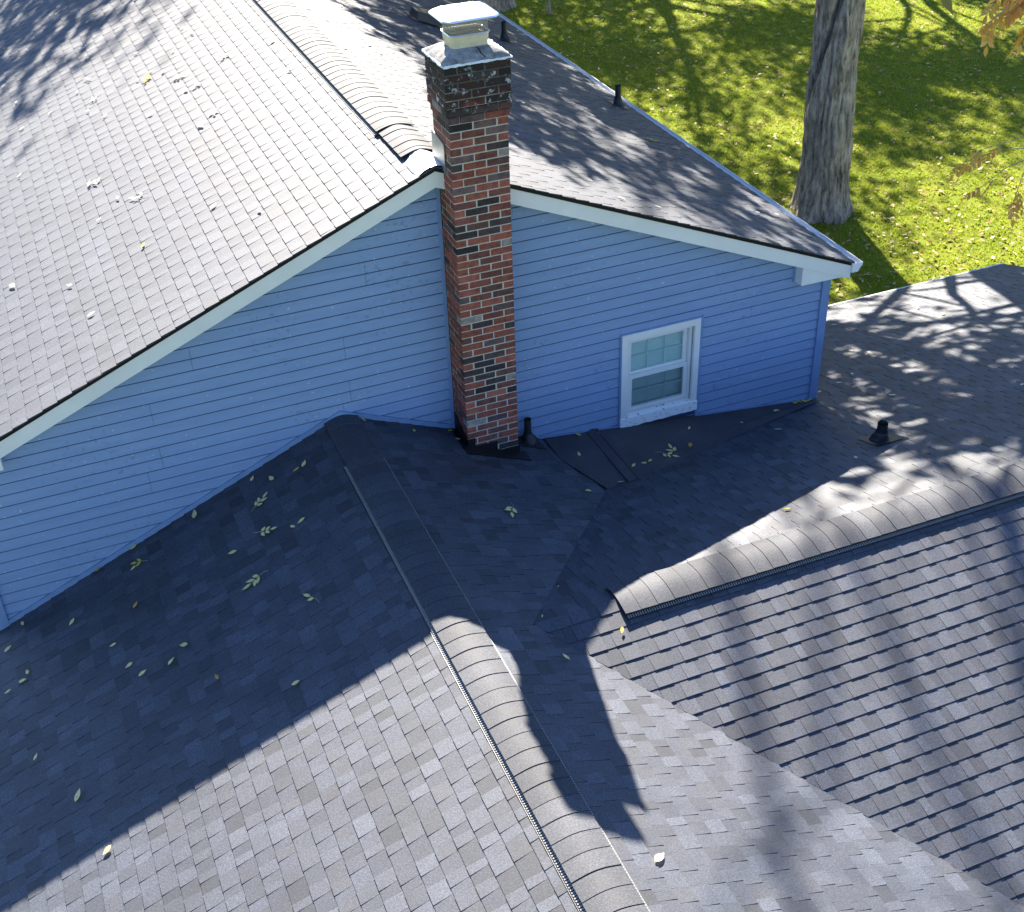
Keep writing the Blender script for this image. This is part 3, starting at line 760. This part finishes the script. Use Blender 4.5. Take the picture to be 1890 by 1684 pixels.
sub('seam_strip', mb.V, mb.F, 'membrane', crk)

# ------------------------------------------------------------------ pipes and roof vents
def vent_pipe(label, base, nrm, h, r, rb_, hollow=True, lead=False):
    B = Vector(base); n_ = Vector(nrm).normalized(); Z = Vector((0, 0, 1))
    mb = MB()
    mb.tube([B - Z * .05, B + Z * h], [r, r], 16, False)
    mb.tube([B + Z * h, B + Z * (h - .04)], [r, r * .8], 16, False); mb.tube([B + Z * (h - .04), B + Z * (h - .08)], [r * .8, r * .78], 16, False)
    o = part('vent_pipe', mb.V, mb.F, 'vent_plastic', house, smooth=False); o['label'] = label
    mb = MB()
    mb.tube([B - n_ * .01, B + n_ * .012, B + n_ * .03 + Z * .0, B + Z * .055, B + Z * .085, B + Z * .09, B + Z * .11], [rb_ * 1.0, rb_ * .98, rb_ * .78, rb_ * .62, r * 1.35, r * 1.25, r * 1.12], 20, False)
    sub('boot', mb.V, mb.F, 'rubber', o, smooth=True)
    u = n_.cross(Vector((0, 1, 0))).normalized(); v = n_.cross(u)
    mb = MB(); s_ = rb_ * 1.35
    mb.prism([B + u * s_ + v * s_ + n_ * .011, B - u * s_ + v * s_ + n_ * .011, B - u * s_ - v * s_ + n_ * .011, B + u * s_ - v * s_ + n_ * .011], n_ * .002)
    sub('base_flange', mb.V, mb.F, 'rubber', o)
nA = (S, 0, 1); nC = (0, SC, 1)
def zAr(x): return ZA - S * (x - XA)
vent_pipe('short black vent pipe with wide boot on the right-hand wing', (3.914, -1.551, zCb(-1.551)), nC, .20, .052, .115)
vent_pipe('slim black vent pipe near the right eave of the main roof', (4.14, 4.82, zAr(4.14)), nA, .27, .040, .095)
vent_pipe('slim black vent pipe behind the chimney crown', (3.60, 7.44, zAr(3.60)), nA, .27, .040, .095)
vent_pipe('black pipe with rubber boot beside the chimney foot', (.73, -.10, zB(.73)), (S, 0, 1), .27, .036, .10)
vent_pipe('black pipe stub behind the chimney crown', (2.95, 6.75, zAr(2.95)), nA, .10, .05, .09)
# hooded box vent
bx_, by_ = 2.28, 7.05; zb_ = zAr(bx_)
hv = MB()
def loc(u, v, h): return (bx_ + u, by_ + v, zb_ - S * u + h)
hv.add([loc(-.16, -.16, .02), loc(.16, -.16, .02), loc(.16, .16, .02), loc(-.16, .16, .02), loc(-.13, -.14, .13), loc(.19, -.14, .17), loc(.19, .14, .17), loc(-.13, .14, .13), loc(.22, -.15, .08), loc(.22, .15, .08)],
       [(4, 5, 6, 7), (0, 4, 7, 3), (0, 1, 8, 5, 4), (3, 7, 6, 9, 2), (5, 8, 9, 6), (1, 2, 9, 8)])
o = part('box_vent', hv.V, hv.F, 'vent_plastic', house); o['label'] = 'black hooded box vent high on the main roof'
hv = MB(); hv.prism([loc(-.22, -.22, .012), loc(.22, -.22, .012), loc(.22, .22, .012), loc(-.22, .22, .012)], (0, 0, .003)); sub('base_flange', hv.V, hv.F, 'vent_plastic', o)

# ------------------------------------------------------------------ trees
def leaf_quads(mb, p, rnd, n_, spread, size):
    for _ in range(n_):
        q = Vector(p) + Vector((rnd.gauss(0, spread), rnd.gauss(0, spread), rnd.gauss(0, spread * .8)))
        d = Vector((rnd.uniform(-1, 1), rnd.uniform(-1, 1), rnd.uniform(-.8, .4))).normalized(); e = d.orthogonal().normalized()
        e = (e + d.cross(e) * rnd.uniform(-1, 1)).normalized(); s_ = size * rnd.uniform(.6, 1.3)
        mb.add([q, q + d * s_ * .5 + e * s_ * .28, q + d * s_, q + d * s_ * .5 - e * s_ * .28], [(0, 1, 2, 3)])
def grow(wood, leaves, p, d, length, rad, depth, rnd, up, leafn, size, spread, kids=3, dens=1.0):
    seg = max(3, int(length / .7)); pts = [Vector(p)]; rads = [rad]; d = Vector(d).normalized()
    for i in range(seg):
        d = (d + Vector((rnd.gauss(0, .13), rnd.gauss(0, .13), rnd.gauss(0, .1) + up * .05))).normalized()
        pts.append(pts[-1] + d * length / seg); rads.append(rad * (1 - .6 * (i + 1) / seg))
    wood.tube(pts, rads, 8 if rad > .06 else 5, False)
    if depth == 0:
        for q in pts[1:]: leaf_quads(leaves, q, rnd, max(0, int(rnd.gauss(leafn, leafn * .5))), spread, size)
        return
    for i in range(1, len(pts)):
        if i < len(pts) * .3: continue
        for _ in range(kids if i == len(pts) - 1 else (1 if rnd.random() < .75 * dens else 0)):
            a = Vector((rnd.gauss(0, 1), rnd.gauss(0, 1), rnd.gauss(0, .5))).normalized()
            nd = (d * .75 + a * .75 + Vector((0, 0, up * .25))).normalized()
            grow(wood, leaves, pts[i], nd, length * rnd.uniform(.5, .72), max(.008, rads[i] * rnd.uniform(.45, .65)), depth - 1, rnd, up, leafn, size, spread, kids, dens)
def trunk_mesh(base, h, r0, r1, lean=(0, 0), fork=True, seed=0, ns=120, nh=150):
    V = []; F = []; b0 = Vector(base)
    for j in range(nh + 1):
        t = j / nh; z = t * h
        for i in range(ns):
            a = 2 * math.pi * i / ns
            r = r0 + (r1 - r0) * t + r0 * .38 * math.exp(-z / .35) * (1 + .35 * math.sin(a * 5 + seed))
            sq = 0
            if fork:  # groove between two fused stems, seen from the front
                ga = -3.05 + (min(z, 5.5) - 3.0) * .62
                g_ = math.atan2(math.sin(a - ga), math.cos(a - ga)); dep = max(0, min(1, (z - 2.0) / 1.6))
                sq = -.42 * r0 * dep * math.exp(-(g_ / .15) ** 2)
            q = Vector((math.cos(a) * 2.1 + seed, math.sin(a) * 2.1, z * .55))
            w_ = a * 9 + 3.0 * noise.noise(Vector((math.cos(a) * 1.3, math.sin(a) * 1.3, z * 1.6 + seed)))
            ridge = .5 + .5 * math.sin(w_ * 2.2); ridge2 = noise.noise(Vector((math.cos(a) * 9, math.sin(a) * 9, z * 2.3)))
            r += sq + .030 * (ridge ** .5) + .034 * ridge2 + .06 * noise.noise(q) + .05 * noise.noise(Vector((math.cos(a) * 1.2, math.sin(a) * 1.2, z * .9 + 5)))
            V.append((b0.x + lean[0] * z + r * math.cos(a), b0.y + lean[1] * z + r * math.sin(a), b0.z + z - .05))
    for j in range(nh):
        for i in range(ns):
            i2 = (i + 1) % ns; F.append((j * ns + i, j * ns + i2, (j + 1) * ns + i2, (j + 1) * ns + i))
    return V, F
def tree(label, base, h_trunk, r0, r1, seed, limbs, leafn, size, spread, detail=False, lean=(0, 0), group=None, crown_mat='crown_leaf', up=.6, depth=2, name='tree', llen=4.5, fork=False, zmax=99):
    rnd = random.Random(seed); t = thing(name, base, label, 'tree', group)
    if detail: V, F = trunk_mesh(base, h_trunk, r0, r1, lean, fork, seed)
    else: V, F = trunk_mesh(base, h_trunk, r0, r1, lean, False, seed, 24, 30)
    part('trunk', V, F, 'bark', t, smooth=False)
    wood = MB(); lv = MB(); top = Vector((base[0] + lean[0] * h_trunk, base[1] + lean[1] * h_trunk, base[2] + h_trunk - .1))
    for (az, el, ln, rr_, drop) in limbs:
        d = Vector((math.cos(R(az)) * math.cos(R(el)), math.sin(R(az)) * math.cos(R(el)), math.sin(R(el))))
        grow(wood, lv, top - Vector((lean[0], lean[1], 1)) * drop, d, ln, rr_, depth, rnd, up, leafn, size, spread)
    part('limbs', wood.V, wood.F, 'bark', t)
    if zmax < 99:                                # low crown shaped for its shadow: leaves that would shade sunlit slopes dropped
        keep = MB()
        for k in range(0, len(lv.V), 4):
            q = lv.V[k]
            if q[2] < zmax and q[1] - 1.358 * (q[2] + 3.2) > -2.5 + rnd.gauss(0, .35) and q[0] - .314 * (q[2] + 1.2) > .9: keep.add(lv.V[k:k + 4], [(0, 1, 2, 3)])
        lv = keep
    if lv.V: part('crown', lv.V, lv.F, crown_mat, t)
    return t
tree('massive grey trunk with fused twin stems standing on the lawn', (11.55, 10.25, GZ), 7.2, .46, .36, 3,
     [(100, 62, 6.5, .26, .2), (200, 55, 6, .24, .3), (-60, 48, 5.5, .2, .4), (20, 50, 5.5, .2, .8), (150, 75, 7, .25, .1), (-120, 40, 5.0, .15, 1.2), (185, 32, 4.6, .14, .9), (225, 30, 4.2, .13, 1.5), (-30, 35, 4.4, .13, 1.3)], 15, .40, .34, True, (-.018, .02), fork=True, zmax=9)
for i, (x, y, ht, sd, lf) in enumerate([(6.7, 17.8, 6.9, 31, 19), (-1.3, 23.3, 8.0, 32, 18), (17.5, 33, 6.5, 33, 21), (25, 31, 6.0, 34, 21), (12.2, 37, 6.5, 36, 21), (31, 27, 6.0, 37, 21), (21, 41, 7, 38, 21)]):
    tree(['tall tree behind the main roof, shading its right slope', 'tall tree behind the main roof, shading its upper left corner', 'tall tree beyond the lawn, straight behind the great trunk', 'tall tree beyond the lawn, right of the great trunk', 'tall tree beyond the lawn, behind the dark far trunk', 'tall tree at the far right of the lawn', 'tallest tree of the row beyond the lawn'][i], (x, y, GZ), ht, .34, .24, sd,
         [(sd * 40 % 360, 68, 6.0, .2, .1), (sd * 40 % 360 + 120, 52, 5.6, .17, .4), (sd * 40 % 360 + 235, 48, 5.6, .16, .6), (sd * 71 % 360, 30, 4.6, .11, 1.4), (sd * 71 % 360 + 170, 28, 4.6, .11, 1.0)], lf, .36, .42, zmax=(12 if i == 0 else 99), group='trees standing behind the house and lawn')
# tall leafless leaders of the tree behind the main roof
ld = MB(); rl_ = random.Random(12); lt_ = [o_ for o_ in bpy.data.objects if o_.get('label', '').startswith('tall tree behind the main roof, shading its right')][0]
for (az, el, ln, rr_) in ((-10, 84, 15.5, .26), (5, 76, 16, .34), (-15, 70, 16, .34), (170, 85, 15, .17), (0, 64, 16, .36), (10, 58, 16, .32)):
    grow(ld, MB(), (6.7, 17.8, GZ + 6.4), (math.cos(R(az)) * math.cos(R(el)), math.sin(R(az)) * math.cos(R(el)), math.sin(R(el))), ln, rr_, 1, rl_, .5, 0, .1, .1, 2, .3)
part('limbs', ld.V, ld.F, 'bark', lt_)
tree('dark tree trunk at the far edge of the lawn beyond the main roof', (11.15, 27.0, GZ), 7, .38, .26, 35, [(30, 60, 5.5, .2, .2), (150, 55, 5, .18, .4), (270, 50, 5, .16, .6)], 22, .22, .4)
sp = thing('sapling', (12.25, 25.6, GZ), 'thin dark sapling near the far end of the main roof', 'tree')
mb = MB(); mb.tube([(12.25, 25.6, GZ - .05), (12.2, 25.62, GZ + 1.0), (12.27, 25.6, GZ + 2.2), (12.2, 25.65, GZ + 3.5)], [.07, .05, .04, .02], 8); part('trunk', mb.V, mb.F, 'bark', sp)
mb = MB(); lf = MB(); rn = random.Random(8)
for k in range(9): grow(mb, lf, (12.22, 25.61, GZ + .9 + k * .28), (rn.uniform(-1, 1), rn.uniform(-1, 1), .5), .9, .02, 0, rn, .3, 8, .12, .14)
part('limbs', mb.V, mb.F, 'bark', sp); part('crown', lf.V, lf.F, 'crown_leaf', sp)

# golden branch hanging into the upper right
gt = thing('ash_tree', (13.4, -.6, GZ), 'slender tree whose golden-leaved branches hang into the upper right', 'tree')
V, F = trunk_mesh((13.4, -.6, GZ), 9.5, .2, .10, (0, 0), False, 5, 24, 40); part('trunk', V, F, 'bark', gt)
wd = MB(); gl_ = MB(); rn = random.Random(44)
def pinnate(mb, p, d, L_, rnd, n_=4, size=.10):
    d = Vector(d).normalized(); sd = d.cross(Vector((0, 0, 1))); sd = sd.normalized() if sd.length > .01 else Vector((1, 0, 0))
    for i in range(n_ + 1):
        q = Vector(p) + d * L_ * (i + .6) / (n_ + .6)
        for s_ in ((1, -1) if i < n_ else (0,)):
            e = (sd * s_ * .9 + d * .55 + Vector((0, 0, -.45 + rnd.uniform(-.2, .2)))).normalized(); nn_ = e.cross(d if s_ else sd).normalized(); wv = nn_.cross(e).normalized() * size * .24
            z_ = size * rnd.uniform(.85, 1.15); c_ = nn_ * z_ * .08
            mb.add([q, q + e * z_ * .3 + wv * .8, q + e * z_ * .62 + wv * .85 + c_, q + e * z_, q + e * z_ * .62 - wv * .85 + c_, q + e * z_ * .3 - wv * .8], [(0, 1, 2, 3), (0, 3, 4, 5)])
        wd.tube([Vector(p), Vector(p) + d * L_], [.004, .002], 4, False)
def limb(pts, r0, r1):
    k = len(pts); wd.tube(pts, [r0 + (r1 - r0) * i / (k - 1) for i in range(k)], 6, False)
limb([(13.4, -.6, 1.8), (11.8, .1, 2.2), (10.0, .7, 1.5), (8.6, 1.05, .6), (7.75, 1.25, .05)], .07, .02)
tw = [((7.75, 1.25, .05), (7.25, 1.33, -.35)), ((7.75, 1.25, .05), (7.45, 1.3, -.62)), ((8.0, 1.2, .2), (7.1, 1.45, -.2)), ((7.9, 1.22, .1), (7.0, 1.4, -.45)), ((8.2, 1.1, .3), (7.5, 1.2, -.05))]
for a, b_ in tw:
    a = Vector(a); b_ = Vector(b_); m_ = (a + b_) / 2 + Vector((0, 0, .05)); limb([a, m_, b_], .012, .005)
    for k in range(5): pinnate(gl_, a.lerp(b_, .35 + .16 * k), (b_ - a).normalized() + Vector((rn.uniform(-.8, .8), rn.uniform(-.8, .8), rn.uniform(-.9, -.1))), .26, rn, 4, .12)
limb([(13.4, -.6, .4), (11.4, .0, -.2), (9.4, .45, -1.1), (8.0, .75, -1.65), (7.45, .82, -1.9)], .05, .010)
for a, b_ in (((8.0, .75, -1.65), (6.85, 1.05, -1.80)), ((7.45, .82, -1.9), (6.95, 1.0, -2.25)), ((7.6, .8, -1.8), (6.75, 1.15, -1.95)), ((7.45, .82, -1.9), (7.2, .7, -2.35))):
    a = Vector(a); b_ = Vector(b_); limb([a, a.lerp(b_, .5) + Vector((0, 0, .06)), b_], .007, .003)
    for k in range(2): pinnate(gl_, a.lerp(b_, .75 + .2 * k), (b_ - a).normalized() + Vector((rn.uniform(-.6, .6), rn.uniform(-.6, .6), -.5)), .22, rn, 3, .11)
rnd_ = random.Random(66)
for az in (0, 70, 140, -60, -120): grow(wd, gl_, (13.4, -.6, 1.4 + (az % 7) * .12), (math.cos(R(az)), math.sin(R(az)), 1.1), 2.0, .05, 1, rnd_, .5, 3, .14, .2)
part('limbs', wd.V, wd.F, 'bark', gt); part('crown', gl_.V, gl_.F, 'gold_leaf', gt)

# ------------------------------------------------------------------ grass and leaf litter on the lawn
rg = random.Random(77)
gb = MB(); lt = MB()
cnt = 0
def in_lawn(x, y):
    q = px((x, y, GZ)); return q is not None and 820 < q[0] < 1930 and -60 < q[1] < 640
while cnt < 95000:
    x, y = rg.uniform(6, 29), rg.uniform(2.5, 31); cnt += 1
    if not in_lawn(x, y): continue
    a = rg.uniform(0, 6.28); h = rg.uniform(.03, .075); wdt = rg.uniform(.004, .010) * 1.7; lx, ly = rg.gauss(0, .03), rg.gauss(0, .03)
    c_, s_ = math.cos(a) * wdt, math.sin(a) * wdt
    gb.V += [(x - c_, y - s_, GZ), (x + c_, y + s_, GZ), (x + lx, y + ly, GZ + h)]; k = len(gb.V); gb.F.append((k - 3, k - 2, k - 1))
    for _ in range(2):
        x2, y2 = x + rg.gauss(0, .03), y + rg.gauss(0, .03); a = rg.uniform(0, 6.28); h = rg.uniform(.03, .07); c_, s_ = math.cos(a) * wdt, math.sin(a) * wdt; lx, ly = rg.gauss(0, .035), rg.gauss(0, .035)
        gb.V += [(x2 - c_, y2 - s_, GZ), (x2 + c_, y2 + s_, GZ), (x2 + lx, y2 + ly, GZ + h)]; k = len(gb.V); gb.F.append((k - 3, k - 2, k - 1))
tag(link('grass', mesh('grass', gb.V, gb.F, 'grass_blade')), 'short sunlit lawn grass in patches of light and tree shade', 'grass', kind='stuff')
cnt = 0
while cnt < 6500:
    x, y = rg.uniform(6, 29), rg.uniform(2.5, 31)
    if not in_lawn(x, y): continue
    cnt += 1
    dn = .5 + .5 * noise.noise(Vector((x * .35, y * .35, 0))) + max(0, (12 - y) * .12)
    if rg.random() > dn: continue
    a = rg.uniform(0, 6.28); L_ = rg.uniform(.05, .13); wq = L_ * rg.uniform(.2, .34); z_ = GZ + rg.uniform(.03, .06)
    d = Vector((math.cos(a), math.sin(a), rg.uniform(-.25, .3))); e = Vector((-math.sin(a), math.cos(a), rg.uniform(-.4, .4))); p = Vector((x, y, z_)); cu = Vector((0, 0, rg.uniform(0, .02)))
    lt.add([p, p + d * L_ * .35 + e * wq, p + d * L_ * .7 + e * wq * .8 + cu, p + d * L_, p + d * L_ * .7 - e * wq * .8 + cu, p + d * L_ * .35 - e * wq], [(0, 1, 2, 3), (0, 3, 4, 5)])
tag(link('leaf_litter', mesh('leaf_litter', lt.V, lt.F, 'litter')), 'tan and yellow fallen leaves strewn over the lawn', 'leaves', kind='stuff')

# ------------------------------------------------------------------ leaves lying on the roofs
NCK = (.1253, -.112, 1); DCK = -3.484 + .1253 * 1.46
def surf(k, x, y):
    if k == 'AL': return ZA + S * (x - XA), (-S, 0, 1)
    if k == 'AR': return ZA - S * (x - XA), (S, 0, 1)
    if k == 'BL': return ZB + S * (x - XB), (-S, 0, 1)
    if k == 'BR': return ZB - S * (x - XB), (S, 0, 1)
    if k == 'CB': return zCb(y), (0, SC, 1)
    if k == 'CF': return ZC + SC * (y - YC), (0, -SC, 1)
    if k == 'CK': return DCK - NCK[0] * x - NCK[1] * y, NCK
LEAVES = dict(
BL=[(-2.03,-0.15,'s'),(-1.88,-0.31,'s'),(-1.58,-0.39,'s'),(-1.66,-0.4,'y'),(-2.6,-0.14,'b'),(-3.19,-0.06,'s'),(-3.24,-0.34,'s'),(-3.55,-0.06,'y'),(-2.41,-0.94,'s'),(-1.88,-1.09,'s'),(-1.8,-1.08,'s'),(-4.29,-0.15,'s'),(-3.86,-0.54,'s'),(-4.45,-0.36,'s'),(-3.56,-1.14,'s'),(-3.47,-1.49,'s'),(-3.38,-1.67,'s'),(-3.14,-1.74,'s'),(-3.01,-1.65,'s'),(-4.31,-0.81,'s'),(-4.36,-0.88,'s'),(-4.5,-0.9,'s'),(-3.3,-0.83,'o'),(-4.34,-1.84,'s'),(-4.06,-2.5,'b'),(-3.92,-3.17,'s'),(-2.31,-2.76,'s'),(-2.84,-2.21,'o'),(-2.08,-0.55,'c'),(-2.13,-0.92,'c'),(-2.28,-1.42,'c'),(-1.95,-2.04,'c'),(-3.16,-0.32,'cy')],
BR=[(-0.93,-0.08,'s'),(-0.48,-0.19,'y'),(-0.09,-0.1,'y'),(-0.07,-0.26,'s'),(0.0,-1.45,'c'),(0.96,-1.01,'s'),(1.1,-1.14,'s'),(0.93,-1.41,'s'),(-0.06,-2.63,'y'),(-0.39,-3.05,'s'),(-0.42,-3.54,'s'),(-0.67,-5.5,'b')],
CK=[(1.3,-0.06,'y'),(1.5,-0.07,'s'),(1.17,-0.36,'s'),(1.56,-0.66,'s'),(1.64,-0.65,'s'),(1.54,-0.72,'o'),(1.76,-0.64,'s'),(1.84,-0.62,'y'),(2.03,-0.55,'c'),(2.16,-0.54,'c'),(2.38,-0.48,'o'),(2.91,-0.35,'s'),(3.14,-0.27,'s'),(3.32,-0.27,'s'),(3.64,-0.15,'s'),(2.51,-0.22,'s'),(3.93,-0.06,'y'),(3.99,-0.05,'y'),(4.05,-0.05,'y'),(4.09,-0.06,'y'),(4.15,-0.05,'y'),(4.11,-0.07,'y')],
CB=[(1.39,-0.88,'s'),(3.35,-0.63,'s'),(4.31,0.1,'s'),(4.39,0.13,'s'),(4.74,0.25,'s'),(5.63,1.24,'s'),(5.72,1.01,'s'),(6.93,1.9,'s'),(7.47,2.28,'s'),(7.45,1.76,'s'),(6.26,2.45,'s'),(4.84,-0.54,'s'),(3.41,-1.84,'s'),(5.97,-1.22,'s'),(5.04,0.42,'s'),(2.21,-2.49,'y')],
CF=[(0.13,-3.39,'y')],
AL=[(-3.13,9.54,'y'),(-2.01,8.57,'y'),(-1.89,8.75,'y'),(-2.33,9.7,'s'),(-1.39,7.46,'s'),(-1.35,8.33,'s'),(-1.08,6.3,'s'),(-1.04,6.01,'c'),(-1.31,5.74,'s'),(-2.16,7.66,'c'),(-2.23,7.27,'c'),(-2.34,6.52,'c'),(-2.32,5.7,'c'),(-2.46,6.29,'s'),(-1.67,6.38,'s'),(-1.64,5.54,'s'),(-1.68,5.44,'cy'),(-1.8,5.52,'s'),(-1.52,5.32,'s'),(-1.45,4.93,'c'),(-1.25,4.38,'c'),(-1.41,4.41,'s'),(-0.85,4.66,'c'),(-0.46,3.33,'s'),(-1.3,3.45,'c'),(-2.28,5.05,'s'),(-2.83,6.14,'s'),(-3.17,7.17,'s'),(-3.19,6.19,'s'),(-2.43,5.5,'s'),(-1.85,4.34,'s'),(-1.47,3.28,'b'),(-3.35,4.84,'s'),(-2.67,3.57,'c'),(-2.58,3.49,'s'),(-2.48,2.8,'s'),(-2.26,2.53,'c'),(-1.73,1.44,'s'),(-1.42,0.85,'s'),(-2.72,2.58,'s'),(-2.43,1.51,'y'),(-3.15,1.61,'s'),(-3.66,2.3,'b'),(-3.04,0.85,'s'),(-2.86,8.96,'s'),(-3.27,8.06,'s'),(-0.4,4.31,'s')],
AR=[(0.3,5.48,'b'),(1.51,7.12,'s'),(0.92,6.27,'s'),(1.83,7.15,'s'),(1.86,6.84,'s'),(1.28,5.8,'s'),(0.43,5.05,'s'),(1.27,5.48,'s'),(1.26,5.27,'c'),(0.72,3.97,'s'),(1.06,3.67,'s'),(0.25,3.71,'s'),(0.68,4.24,'s'),(3.11,4.4,'s'),(3.65,5.17,'s'),(4.3,6.49,'b'),(2.18,3.33,'c'),(3.69,3.11,'cy'),(1.4,1.65,'s'),(4.25,8.55,'s'),(1.84,0.14,'s'),(2.22,0.13,'s'),(3.74,0.81,'c'),(4.15,0.97,'s')])
WHERE = dict(AL='the sunlit main roof slope', AR='the right-hand main slope', BL='the shaded wing slope', BR='the slope below the chimney', CB='the dappled right-hand slope', CF='the ribbed near slope', CK='the black membrane')
ORD = 'first second third fourth fifth sixth seventh eighth ninth tenth eleventh twelfth thirteenth fourteenth fifteenth sixteenth seventeenth eighteenth nineteenth twentieth'.split() + ['twenty-' + q for q in 'first second third fourth fifth sixth seventh eighth ninth'.split()] + ['thirtieth']
def leaflet(mb, p, a, L_, wq, rnd, lift):
    d = Vector((math.cos(a), math.sin(a), 0)); e = Vector((-math.sin(a), math.cos(a), 0)); p = Vector(p); n_ = 6
    fold = rnd.uniform(.02, .16); curl = rnd.uniform(-.1, .2)
    top = []; mid = []; bot = []
    for i in range(n_ + 1):
        t = i / n_; wv = wq * math.sin(math.pi * t ** .85) * (1 - .15 * t); zz_ = lift + curl * L_ * (t - .4) ** 2
        c_ = p + d * L_ * t; mid.append(c_ + Vector((0, 0, zz_))); top.append(c_ + e * wv + Vector((0, 0, zz_ + wv * fold))); bot.append(c_ - e * wv + Vector((0, 0, zz_ + wv * fold)))
    V = mid + top + bot; k = n_ + 1; F = []
    for i in range(n_): F += [(i, i + 1, k + i + 1, k + i), (2 * k + i, 2 * k + i + 1, i + 1, i)]
    mb.add(V, F)
rl = random.Random(99); groups = {}
for key, lst in LEAVES.items():
    order = {}
    for kq in set(q[2] for q in lst):
        idx = sorted((i for i, q in enumerate(lst) if q[2] == kq), key=lambda i: px((lst[i][0], lst[i][1], surf(key, lst[i][0], lst[i][1])[0]))[0])
        for r_, i in enumerate(idx): order[i] = (r_, len(idx))
    for li, (x, y, kd) in enumerate(lst):
        z_, nr = surf(key, x, y); nr = Vector(nr).normalized()
        rot = nr.to_track_quat('Z', 'Y').to_matrix().to_4x4(); M = Matrix.Translation(Vector((x, y, z_)) + nr * (.019 if key != 'CK' else .008)) @ rot @ Matrix.Rotation(rl.uniform(0, 6.28), 4, 'Z')
        mb = MB(); st = None
        if kd[0] == 'c':
            L_ = rl.uniform(.07, .085); npair = rl.choice([1, 1, 2, 2]); Lr = .045 * npair + .01
            for i in range(npair):
                for sg in (1, -1):
                    if rl.random() < .12: continue
                    leaflet(mb, (.045 * i + rl.uniform(-.006, .006), sg * .003, 0), sg * rl.uniform(.6, 1.05), L_ * rl.uniform(.75, 1.1), L_ * rl.uniform(.2, .27), rl, .008)
            leaflet(mb, (Lr - .012, 0, 0), rl.uniform(-.2, .2), L_ * rl.uniform(1.0, 1.25), L_ * .22, rl, .008)
            st = MB(); st.tube([(Lr, 0, .009), (.02, .004, .010), (-.04, .008, .012), (-.085, rl.uniform(-.03, .03), .008)], [.0016, .002, .002, .0016], 5)
        else:
            L_ = {'s': rl.uniform(.065, .09), 'y': rl.uniform(.06, .085), 'b': .12, 'o': rl.uniform(.06, .09)}[kd[0]]
            leaflet(mb, (-L_ / 2, 0, 0), 0, L_, L_ * rl.uniform(.2, .3), rl, .006)
        colr = {'s': (.95, .80, .34), 'b': (.95, .82, .36), 'y': (.80, .66, .10), 'o': (.72, .38, .08), 'c': (.95, .84, .34), 'cy': (.82, .62, .08)}[kd]
        if key in ('AL', 'AR', 'CB') and kd in 'sbc': colr = (.74, .73, .62)  # whiter leaves on the sunnier slopes: sun glare put into their colour
        kk = rl.uniform(.85, 1.1)
        cn = {'s': 'small pale leaf', 'b': 'large pale leaf', 'y': 'small yellow leaf', 'o': 'small orange leaf', 'c': 'pale many-fingered leaf', 'cy': 'yellow many-fingered leaf'}[kd]
        r_, tot = order[li]
        lab = cn + ' lying on ' + WHERE[key] + ('' if tot == 1 else ', ' + ORD[r_] + ' such from left')
        nm = 'compound_leaf' if kd[0] == 'c' else 'fallen_leaf'
        if st:
            o = bpy.data.objects.new(nm, None); col.objects.link(o); o.matrix_basis = M
            q = link('leaflets', mesh('leaflets', mb.V, mb.F, 'roof_leaf'), o); q.color = (colr[0] * kk, colr[1] * kk, colr[2] * kk, 1)
            q = link('stem', mesh('stem', st.V, st.F, 'roof_leaf'), o); q.color = (.5, .45, .25, 1)
        else:
            o = link(nm, mesh(nm, mb.V, mb.F, 'roof_leaf'), None, M=M); o.color = (colr[0] * kk, colr[1] * kk, colr[2] * kk, 1)
        tag(o, lab, 'leaf', 'leaves on ' + WHERE[key])
